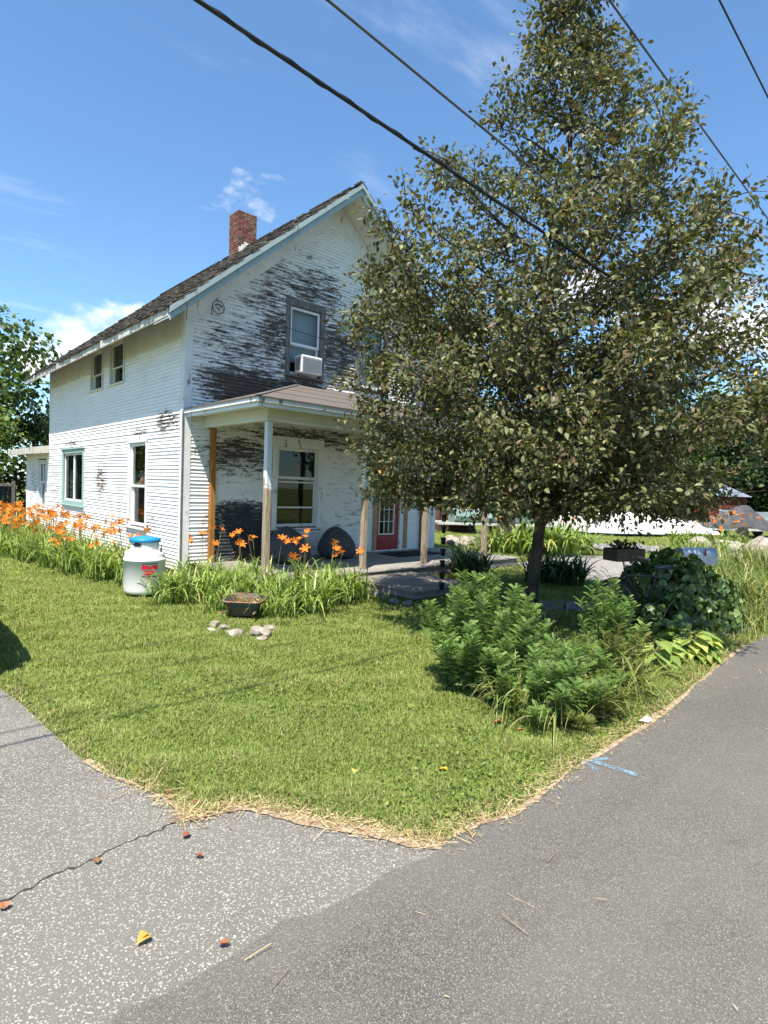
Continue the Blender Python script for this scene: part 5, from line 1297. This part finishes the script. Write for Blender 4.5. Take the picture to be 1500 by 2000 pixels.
# ================================================================== POWER LINES
def wire(label, u, v, y, r, x0, x1, m, twist=False, tilt=None):
    p = GY(u, v, y); q = GY(*tilt, y) if tilt else None; slope = (q[2]-p[2])/(q[0]-p[0]) if q is not None else 0.
    X = np.linspace(x0, x1, 60); pts = [(x, y, p[2]+slope*(x-p[0])+.00006*(x-p[0])**2) for x in X]
    mb = MB(); mb.tube(pts, r, 8, False); t_ = mb.build('power_line', m, None); tag(t_, label, 'cable')
    if twist:
        mb = MB(); XX = np.linspace(x0*.4, x1*.4, 700); mb.tube([(x, y+r*1.05*cos(x*14), p[2]+slope*(x-p[0])+.00006*(x-p[0])**2+r*1.05*sin(x*14)) for x in XX], r*.42, 5, False); mb.build('lashing_wire', m, t_)
M_CABLE = mat('black_cable', (.016, .017, .02), (.025, .027, .03), 6, .5); M_WIRE = mat('grey_wire', (.11, .115, .125), (.08, .085, .09), 6, .5)
wire('thick black overhead cable crossing in front of the tree', 385, 0, -7.15, .0128, -30, 60, M_CABLE, True, (1110, 487))
wire('grey overhead wire just above the thick cable', 640, 0, -7.10, .0095, -30, 60, M_WIRE, False, (1040, 330))
wire('thin overhead wire passing right of the tree top', 1190, 0, -7.0, .0115, -30, 60, M_WIRE, False, (1500, 428))
wire('dark overhead wire at the far right, highest of all', 1405, 0, -6.9, .014, -30, 60, M_CABLE, False, (1500, 190))

# ================================================================== BOATS, SHED AND YARD BEYOND
M_HULL = mat('white_hull', (.80, .80, .79), (.66, .65, .62), 2.5, .4); M_TARPW = mat('white_tarp', (.72, .73, .74), (.55, .56, .58), 3, .7, .5, 8); M_TARPG = mat('dark_grey_tarp', (.085, .085, .092), (.05, .05, .055), 3, .8, .5, 8)
M_BOATB = mat('pale_teal_hull', (.42, .55, .56), (.34, .45, .47), 3, .45); M_RAIL = mat('galvanised_rail', (.62, .63, .63), (.45, .45, .45), 6, .5, metal=.3)
def hull(b, L, Wd, H, flip, n=14, m=9):
    def fn(u, v):
        x = (u-.5)*L; f = 1-max(0, (u-.55)/.45)**2.2*.92; a = (v-.5)*pi
        w = Wd/2*f; y = w*np.sign(sin(a))*abs(sin(a))**.62; z = H*(1-abs(cos(a))**.6)
        sheer = .12*H*(2*u-1)**2; z = z+(sheer if not flip else 0)
        return (x, y, (H-z) if flip else z)
    b.grid(fn, n, m)
    Lx = -.5*L; b.add([(Lx, -Wd/2, 0 if flip else H), (Lx, Wd/2, 0 if flip else H), (Lx, Wd/2*.7, H if flip else 0), (Lx, -Wd/2*.7, H if flip else 0)], [(0, 1, 2, 3)])
def boat(label, u, v, L, Wd, H, rz, m, z0=.12, flip=True):
    p = G(u, v); t_ = thing('rowing_boat', label, 'boat', (p[0], p[1], 0), rz, 'boats in the yard')
    mb = MB(); hull(mb, L, Wd, H, flip); h = mb.build('hull', m, t_, smooth=True, loc=(0, 0, z0))
    mb = MB(); mb.tube([(-.5*L, -Wd/2, .02), (0, -Wd/2*1.0, .02), (.2*L, -Wd/2*.92, .02), (.38*L, -Wd*.3, .02), (.5*L, 0, .02), (.38*L, Wd*.3, .02), (.2*L, Wd/2*.92, .02), (0, Wd/2, .02), (-.5*L, Wd/2, .02)], .03, 6); mb.build('gunwale', M_BOATB, t_, loc=(0, 0, z0 if flip else z0+H))
    mb = MB()
    for x in (-.32*L, .25*L): mb.bbox(x-.06, x+.06, -Wd*.42, Wd*.42, 0, z0)
    mb.build('blocks', M_GREYCASE, t_)
dx = atan2(-_r[1]*-1, _r[0]); lat = atan2(_r[1], _r[0])
boat('white upturned rowing boat on the grass, the widest in view', 1212, 1046, 3.4, 1.45, .95, lat+pi+.25, M_HULL)
boat('white upturned boat with pinkish transom behind the daylilies', 1140, 1040, 2.6, 1.3, .85, lat+.9, M_HULL)
boat('pale boat lying low behind the tree trunk', 1078, 1030, 3.4, 1.3, .65, lat+.3, M_HULL)
def tarp(b, L, Wd, hs, seed):
    rs = np.random.default_rng(seed); ph = rs.uniform(0, 6, 3)
    def fn(u, v):
        x = (u-.5)*L; h = np.interp(u, np.linspace(0, 1, len(hs)), hs); s = (v-.5)*2; f = max(0, 1-abs(s)**2.3)
        return (x, s*Wd/2*(1+.05*sin(9*u+ph[0])), h*f+.05*sin(14*u+ph[1]+4*s)*(1-f)*h+.03*sin(23*u+5*s)*f)
    b.grid(fn, 26, 16)
def trailer(t_, L, Wd, z):
    mb = MB()
    for s in (-1, 1): mb.bbox(-L/2, L/2, s*Wd/2-.04, s*Wd/2+.04, z-.05, z+.05)
    for x in (-L/2+.05, 0, L/2-.05): mb.bbox(x-.04, x+.04, -Wd/2+.05, Wd/2-.05, z-.04, z+.04)
    mb.build('rails', M_RAIL, t_)
    for s in (-1, 1):
        mb = MB(); mb.lathe([(.08, -.07), (.26, -.08), (.28, -.05), (.28, .05), (.26, .08), (.08, .07)], 18); w = mb.build('wheel', M_TYRE, t_); w.location = (.1, s*(Wd/2+.12), .28); w.rotation_euler = (pi/2, 0, 0)
p = G(1298, 1046); t_ = thing('covered_boat', 'boat under a folded white tarp beside the upturned hulls', 'boat', (p[0], p[1], 0), lat+.05, 'boats in the yard')
mb = MB(); tarp(mb, 4.2, 1.9, [.3, .7, 1.1, 1.0, .65, .6, .5, .2], 2); mb.build('tarp', M_TARPW, t_, smooth=True, loc=(0, 0, .18)); trailer(t_, 3.2, 1.1, .28)
p = G(1425, 1050); t_ = thing('covered_trailer_load', 'dark grey tarp draped over a vehicle on a trailer by the red shed', 'trailer', (p[0], p[1], 0), lat)
mb = MB(); tarp(mb, 3.3, 1.4, [.22, .42, .55, .62, .95, 1.08, .7, .2], 4); mb.build('tarp', M_TARPG, t_, smooth=True, loc=(0, 0, .48)); trailer(t_, 4.0, 1.3, .42)
p = G(1500, 1050); t_ = thing('aluminium_boat', 'grey aluminium boat on a trailer at the far right', 'boat', (p[0], p[1], 0), lat+.2)
mb = MB(); hull(mb, 4.2, 1.6, .7, False); mb.build('hull', M_GALV, t_, loc=(0, 0, .5)); trailer(t_, 3.6, 1.2, .42)
p = G(968, 1043); t_ = thing('boat_on_trailer', 'pale teal and white motorboat on a trailer behind the grey post', 'boat', (p[0], p[1], 0), lat+.12)
mb = MB(); hull(mb, 3.8, 1.5, .55, False); mb.build('hull', M_BOATB, t_, loc=(0, 0, .42)); mb = MB(); tarp(mb, 2.8, 1.5, [.1, .55, .8, .75, .6, .15], 7); mb.build('cover', M_TARPW, t_, smooth=True, loc=(.2, 0, .9)); trailer(t_, 5.2, 1.2, .42)
# broken wooden trestle, red jacket heap, wire gate and brown shed
p = G(985, 1068); t_ = thing('wooden_trestle', 'weathered brown wooden trestle in the daylilies beyond the porch', 'trestle', (p[0], p[1], 0), lat)
for nm, a, b in (('leg', (-.25, 0, 0), (.18, .0, 1.0)), ('leg', (.30, .05, 0), (.22, 0, 1.05)), ('rail', (-.12, .08, .30), (.30, .08, .30))):
    mb = MB(); mb.beam(a, b, .14, .05, (0, 1, 0)); mb.build(nm, M_PLANT, t_)
for u, v, z in ((990, 1036, 1.75), (1085, 1034, 1.55)):
    p = G(u, v); mb = MB(); mb.grid(lambda a, b: (.35*(1+.3*sin(5*b))*cos(2*pi*a)*sin(pi*b), .25*sin(2*pi*a)*sin(pi*b), .28*(1-cos(pi*b))*(1+.2*sin(6*a))), 12, 8); o = mb.build('red_float', mat('red_vinyl', (.40, .02, .02), (.25, .01, .01), 5, .5), None, smooth=True, loc=(p[0], p[1], z-.5)); tag(o, 'red float bag lying on the boat behind the %s' % ('grey post' if u < 1000 else 'tree trunk'), 'float', 'red float bags')
M_SHEDB = wood('brown_shed_boards', (.17, .085, .06), (.09, .045, .035), (6, 6, .5), 3)
def shed(name, label, u, v, wd, dp, h, m, roofm, over=.25, rise=.7):
    p = G(u, v); t_ = thing(name, label, 'shed', (p[0], p[1], 0), lat)
    n = int(wd/.16)
    for i in range(n):
        mb = MB(); mb.bbox(-wd/2+i*wd/n, -wd/2+(i+1)*wd/n-.008, -.012-.006*(i % 2), .012, .02, h, .004); mb.build('board', m, t_)
    mb = MB(); mb.box(-wd/2, -wd/2+.03, .013, dp, 0, h); mb.box(wd/2-.03, wd/2, .013, dp, 0, h); mb.box(-wd/2+.03, wd/2-.03, dp-.03, dp, 0, h+rise); mb.build('walls', m, t_)
    mb = MB(); k = 44
    for i in range(k):                                   # corrugated sheet
        x0 = -wd/2-over+(wd+2*over)*i/k; x1 = x0+(wd+2*over)/k; z0 = .03*(i % 2); z1 = .03*((i+1) % 2)
        mb.add([(x0, -over, h+z0-.06), (x1, -over, h+z1-.06), (x1, dp+.1, h+rise+z1), (x0, dp+.1, h+rise+z0)], [(0, 1, 2, 3)])
    mb.build('roof', roofm, t_)
    return t_
M_REDB = wood('red_shed_boards', (.14, .028, .020), (.075, .015, .012), (6, 6, .4), 3)
M_CORR = mat('blue_grey_corrugated', (.30, .34, .40), (.20, .23, .28), 4, .5, metal=.4)
shed('red_shed', 'small dark red board shed with corrugated metal roof', 1404, 1036, 2.9, 2.6, 2.0, M_REDB, M_CORR)
shed('brown_shed', 'brown board shed seen past the corner of the house', 845, 1036, 3.4, 2.4, 2.2, M_SHEDB, M_CORR)
p = G(875, 1036); t_ = thing('wire_gate', 'dark framed wire gate by the brown shed', 'gate', (p[0]-.2, p[1]-.6, 0), lat)
mb = MB()
for x in (-.75, .75): mb.bbox(x-.05, x+.05, -.04, .04, 0, 2.1)
mb.bbox(-.70, .70, -.03, .03, 2.0, 2.09); mb.bbox(-.70, .70, -.03, .03, .08, .16); mb.build('frame', M_PLANT, t_)
mb = MB()
for k in range(9): mb.tube([(-.7+.155*k, 0, .12), (-.7+.155*k, 0, 2.03)], .006, 3); mb.tube([(-.7, .006, .3+.2*k), (.7, .006, .3+.2*k)], .006, 3)
mb.build('wire_mesh', M_DKMET, t_)
# white house behind the shed
M_WSIDE = mat('cream_siding', (.62, .61, .56), (.52, .51, .47), 2, .7)
p = G(1345, 1010); p = CAM+(p-CAM)*1.35; t_ = thing('neighbour_house', 'pale cream house almost hidden behind the trees and red shed', 'house', (p[0], p[1], 0), lat)
mb = MB(); mb.box(-5, 6, 0, 7, 0, 5.2); mb.build('wall', M_WSIDE, t_)
mb = MB()
for k in range(22): mb.bbox(-5.02, 6.02, -.03, -.002, .3+k*.21, .3+k*.21+.19, .01)
mb.build('siding_rows', M_WSIDE, t_, kind='stuff')
mb = MB(); mb.prism([(-5.5, -.5, 5.1), (-5.5, 7.5, 5.1), (-5.5, 3.5, 8.2)], (12, 0, 0)); mb.build('roof', M_TARP, t_)
for x in (-3, 0, 3.2):
    mb = MB(); mb.bbox(x-.5, x+.5, -.06, -.031, 1.5, 2.9); w = mb.build('window', M_WHITE, t_); mb = MB(); mb.box(x-.42, x+.42, -.07, -.061, 1.58, 2.82); mb.build('pane', M_GLASS, w)
# fence and frame by the rear addition
M_FENCE = wood('dark_fence_boards', (.075, .065, .058), (.04, .035, .032), (6, 6, .5), 4)
fn_ = thing('board_fence', 'dark weathered board fence behind the side yard', 'fence', (-1.2, 15.5, 0))
for i in range(46):
    mb = MB(); mb.bbox(-5.2+i*.145, -5.2+i*.145+.135, -.01, .01, 0, 1.35+random.uniform(-.03, .03), .004); mb.build('board', M_FENCE, fn_)
mb = MB(); mb.bbox(-5.2, 1.4, .011, .06, .35, .43); mb.bbox(-5.2, 1.4, .011, .06, 1.0, 1.08); mb.build('rail', M_FENCE, fn_)
gt = thing('gate_frame', 'grey timber gate frame standing by the rear addition', 'gate', (-.9, 14.2, 0))
for nm, a in (('post', (-.15, -.02, -.05, .05, 0, 2.35)), ('post', (.78, .88, -.04, .04, 0, 1.55)), ('rail', (-.019, .779, -.03, .03, 1.35, 1.45)), ('rail', (-.019, .779, -.03, .03, .2, .3)), ('stile', (.12, .19, -.028, .028, .301, 1.349))):
    mb = MB(); mb.bbox(*a); mb.build(nm, M_GREYCASE, gt)
# grey post beyond the porch
# ================================================================== BACKGROUND TREES
M_BGL = leaf_mat('background_leaf', .5, .3, .3)
def bg_tree(name, label, p, h, r, nleaf, size, cols, cw, z0=.15, trunk=.16, seed=0, clumps=46, group='trees round the yard', squash=1.):
    rs = np.random.default_rng(seed+100); t_ = thing(name, label, 'tree' if name.endswith('tree') else 'shrub', (p[0], p[1], 0), 0, group)
    tb = MB(); tb.tube([(0, 0, -.05), (.05, .02, h*.3), (.0, .08, h*.6), (.05, .0, h*.92)], [trunk, trunk*.8, trunk*.5, .02], 8)
    C_ = []; tries = 0
    while len(C_) < clumps and tries < 4000:
        tries += 1
        d = unit(rs.normal(size=3)); f = rs.uniform(.35, 1)**.6; zc = z0+(1-z0)*.5
        q = np.array([d[0]*r*f, d[1]*r*f*squash, h*(zc+d[2]*(1-z0)*.5*f)])
        if all(np.linalg.norm(q-c_[:3]) > r*.24 for c_ in C_): C_.append(q)
    for c_ in C_: s0 = np.array([.0, .0, max(h*z0*.8, c_[2]*.55)]); tb.tube(bez(s0, (s0+c_)/2+[0, 0, .1*h*.3], c_, 5), [trunk*.35, trunk*.28, trunk*.2, trunk*.12, .01], 5, False)
    tb.build('trunk', M_BARK, t_)
    per = nleaf//len(C_); P, D = [], []
    for c_ in C_:
        cr_ = r*rs.uniform(.24, .42); d = unit(rs.normal(size=(per, 3))); P.append(c_+d*(cr_*rs.random((per, 1))**.45)*[1, 1, .62]); D.append(d)
    P = np.concatenate(P); D = np.concatenate(D); n = len(P)
    nn = D*.5+np.array([0, 0, .8])+rs.normal(size=(n, 3))*.45; dd_ = unit(D+rs.normal(size=(n, 3))*.7+[0, 0, -.35])
    s_ = rs.uniform(.7, 1.3, n)*size
    V, Fs, Cs = inst(QLEAF*[1.35, 1, 1], QLEAF_F, P, basis(dd_, nn), s_, pick(cols, cw, n, .2)); np_mesh('crown', V, Fs, M_BGL, t_, Cs)
GA = [(.075, .125, .028), (.11, .17, .04), (.05, .085, .02), (.16, .22, .06)]; GD = [(.03, .055, .016), (.05, .08, .022), (.022, .04, .012), (.08, .12, .035)]; GL = [(.16, .23, .05), (.21, .28, .07), (.11, .17, .035), (.26, .31, .10)]
def far(u, v, k): p = G(u, v); return CAM+(p-CAM)*k
bg_tree('maple_tree', 'tall broadleaf tree with open branches behind the house', (-1.6, 20.5), 9.6, 4.0, 9000, .26, GA, (4, 3, 3, 1), .35, .2, 1, 30)
bg_tree('maple_tree', 'tall dark tree farther off at the left', (-8.5, 24), 11.0, 4.5, 8000, .28, GA, (4, 3, 3, 1), .2, .2, 2, 40)
bg_tree('leafy_shrub', 'big light green shrub against the rear addition', (-1.9, 17.0), 5.6, 2.6, 12000, .15, GL, (4, 3, 3, 1.5), .05, .1, 3, 50)
bg_tree('leafy_shrub', 'big dark leafy shrub at the fence', (-4.6, 18.0), 5.0, 2.6, 9000, .16, GA, (4, 3, 3, 1), .03, .1, 4, 50)
bg_tree('leafy_shrub', 'dark shrub behind the house corner', (1.8, 19.5), 4.8, 2.4, 6000, .17, GD, (4, 3, 3, 1), .05, .1, 5, 40)
bg_tree('maple_tree', 'broad tree behind the house roof', (6, 26), 6.5, 3.6, 6000, .26, GA, (4, 3, 3, 1), .2, .2, 6, 40)
R_T = [(850, 1028, 1.25, 7.5, 3.4, GA), (905, 1028, 1.4, 8.5, 3.8, GD), (960, 1026, 1.3, 7.0, 3.6, GD), (1015, 1026, 1.35, 8.0, 3.8, GD), (1075, 1025, 1.3, 8.5, 3.8, GD), (1130, 1025, 1.3, 8.0, 3.8, GD), (1185, 1026, 1.35, 8.5, 3.8, GD), (1240, 1026, 1.3, 9.0, 4.0, GD), (1300, 1027, 1.5, 12., 4.8, GA), (1468, 1030, 1.02, 8.0, 3.2, GD), (1500, 1031, .95, 6.0, 3.0, GD), (1440, 1028, 1.7, 16., 5.5, GL), (1510, 1029, 1.6, 15., 5.5, GL), (1570, 1032, 1.1, 12, 4.5, GA), (1375, 1028, 1.9, 16., 5.5, GL)]
for i, (u, v, k, h, r, cc_) in enumerate(R_T):
    lab = {id(GA): 'leafy green tree', id(GD): 'dark green tree', id(GL): 'tall light green tree'}[id(cc_)]
    where = ('behind the boat on the trailer' if u < 1000 else 'behind the tree trunk and low pale boat' if u < 1100 else 'behind the upturned boats' if u < 1220 else 'behind the covered white boat') if u < 1320 else ('beside the red shed' if cc_ is GD else 'far behind the red shed')
    if u < 930: where = 'behind the brown shed and wire gate'
    bg_tree('yard_tree', '%s %s' % (lab, where), far(u, v, k), h, r, 5200, .30, cc_, (4, 3, 3, 1.2), .04 if cc_ is GD else .12, .2, 10+i, 44, 'trees behind the boat yard')
# more trees round the place, out of the photograph
for i, (x, y) in enumerate([(-22, 22), (-28, 4), (-30, -16), (-14, -30), (6, -32), (26, -28), (52, -20), (60, 6)]):
    bg_tree('roadside_tree', 'broad roadside tree across the road', (x, y), 9, 4.2, 2500, .42, GA, (4, 3, 3, 1), .15, .22, 50+i, 30, 'trees across the road')

# ================================================================== PARKED CAR at the left, only its edge in view
M_CARP = mat('silver_grey_car_paint', (.34, .35, .36), (.32, .33, .34), 3, .28, metal=.5, spec=.6)
M_CGL = mat('dark_car_glass', (.012, .014, .016), (.01, .012, .014), 3, .08, spec=.7)
CARX, CARY = -4.46, -4.62
car = thing('parked_car', 'silver grey car parked on the driveway beside the lawn', 'car', (CARX, CARY, 0))
# side outline of the body (y, z) from the tail nearest the road to the nose
def car_loft(rows, n=10):
    """rows: list of (y, halfwidth_bottom, halfwidth_top, z0, z1)"""
    mb = MB(); ring = []
    for y, w0, w1, z0, z1 in rows:
        c_ = []
        for k in range(n+1):
            a = -pi/2+pi*k/n; sx = np.sign(sin(a))*abs(sin(a))**.35; cz = abs(cos(a))**.35
            w = w0+(w1-w0)*cz; c_.append((w*sx, y, z0+(z1-z0)*cz))
        ring += c_
    m = n+1; R_ = len(rows)
    mb.add(ring, [(i*m+j, i*m+j+1, (i+1)*m+j+1, (i+1)*m+j) for i in range(R_-1) for j in range(n)]+[(i*m+n, i*m, (i+1)*m, (i+1)*m+n) for i in range(R_-1)]+[tuple(range(m))[::-1], tuple((R_-1)*m+j for j in range(m))])
    return mb
body = car_loft([(.0, .70, .62, .38, .78), (.05, .86, .76, .30, .92), (.22, .93, .84, .24, 1.0), (.8, .95, .86, .22, 1.02), (2.2, .95, .86, .22, 1.0), (3.3, .95, .84, .22, .96), (4.0, .92, .80, .22, .88), (4.35, .86, .72, .26, .78), (4.48, .70, .60, .34, .66)])
body.build('body', M_CARP, car, smooth=True)
cab = car_loft([(.10, .70, .60, .90, 1.02), (.45, .78, .64, .95, 1.48), (1.0, .80, .66, .95, 1.58), (2.0, .80, .66, .95, 1.57), (2.7, .79, .60, .95, 1.35), (3.25, .74, .55, .93, 1.0)])
cab.build('windows', M_CGL, car, smooth=True)
mb = car_loft([(.42, .66, .60, 1.44, 1.50), (1.0, .68, .62, 1.52, 1.60), (2.0, .68, .62, 1.51, 1.59), (2.35, .64, .58, 1.42, 1.50)]); mb.build('roof_panel', M_CARP, car, smooth=True)
for s in (-1, 1):
    mb = MB(); mb.beam((s*.80, .14, .95), (s*.64, .52, 1.47), .05, .06); mb.beam((s*.79, 1.55, .98), (s*.66, 1.55, 1.55), .05, .06, (0, 1, 0)); mb.beam((s*.77, 3.2, .97), (s*.64, 2.4, 1.48), .05, .05); mb.build('pillars', M_CARP, car)
    for y in (.86, 3.55):
        mb = MB(); mb.lathe([(.17, -.10), (.30, -.11), (.325, -.07), (.325, .07), (.30, .11), (.17, .10)], 28); w = mb.build('wheel', M_TYRE, car, smooth=False); w.location = (s*.85, y, .325); w.rotation_euler = (0, pi/2, 0)
        mb = MB(); mb.lathe([(.02, .112), (.19, .105), (.20, .09), (.19, -.09)], 20); mb.build('rim', M_STEEL, w)
    mb = MB(); mb.bbox(s*.70-.12, s*.70+.12, .035, .10, .68, .82, .02); mb.build('tail_light', mat('red_lens', (.35, .01, .01), None, 5, .2), car)
    mb = MB(); mb.bbox(s*.62-.14, s*.62+.14, 4.36, 4.43, .60, .72, .02); mb.build('headlight', M_VINYL, car)
    mb = MB(); mb.bbox(s*.98-.07, s*.98+.07, 2.75, 2.88, .98, 1.1, .02); mb.build('mirror', M_CARP, car)
mb = MB(); mb.bbox(-.78, .78, -.03, .10, .30, .44, .03); mb.build('bumper', M_BLACK, car)

print('objects', len(bpy.data.objects), 'tris', sum(len(m.polygons) for m in bpy.data.meshes))
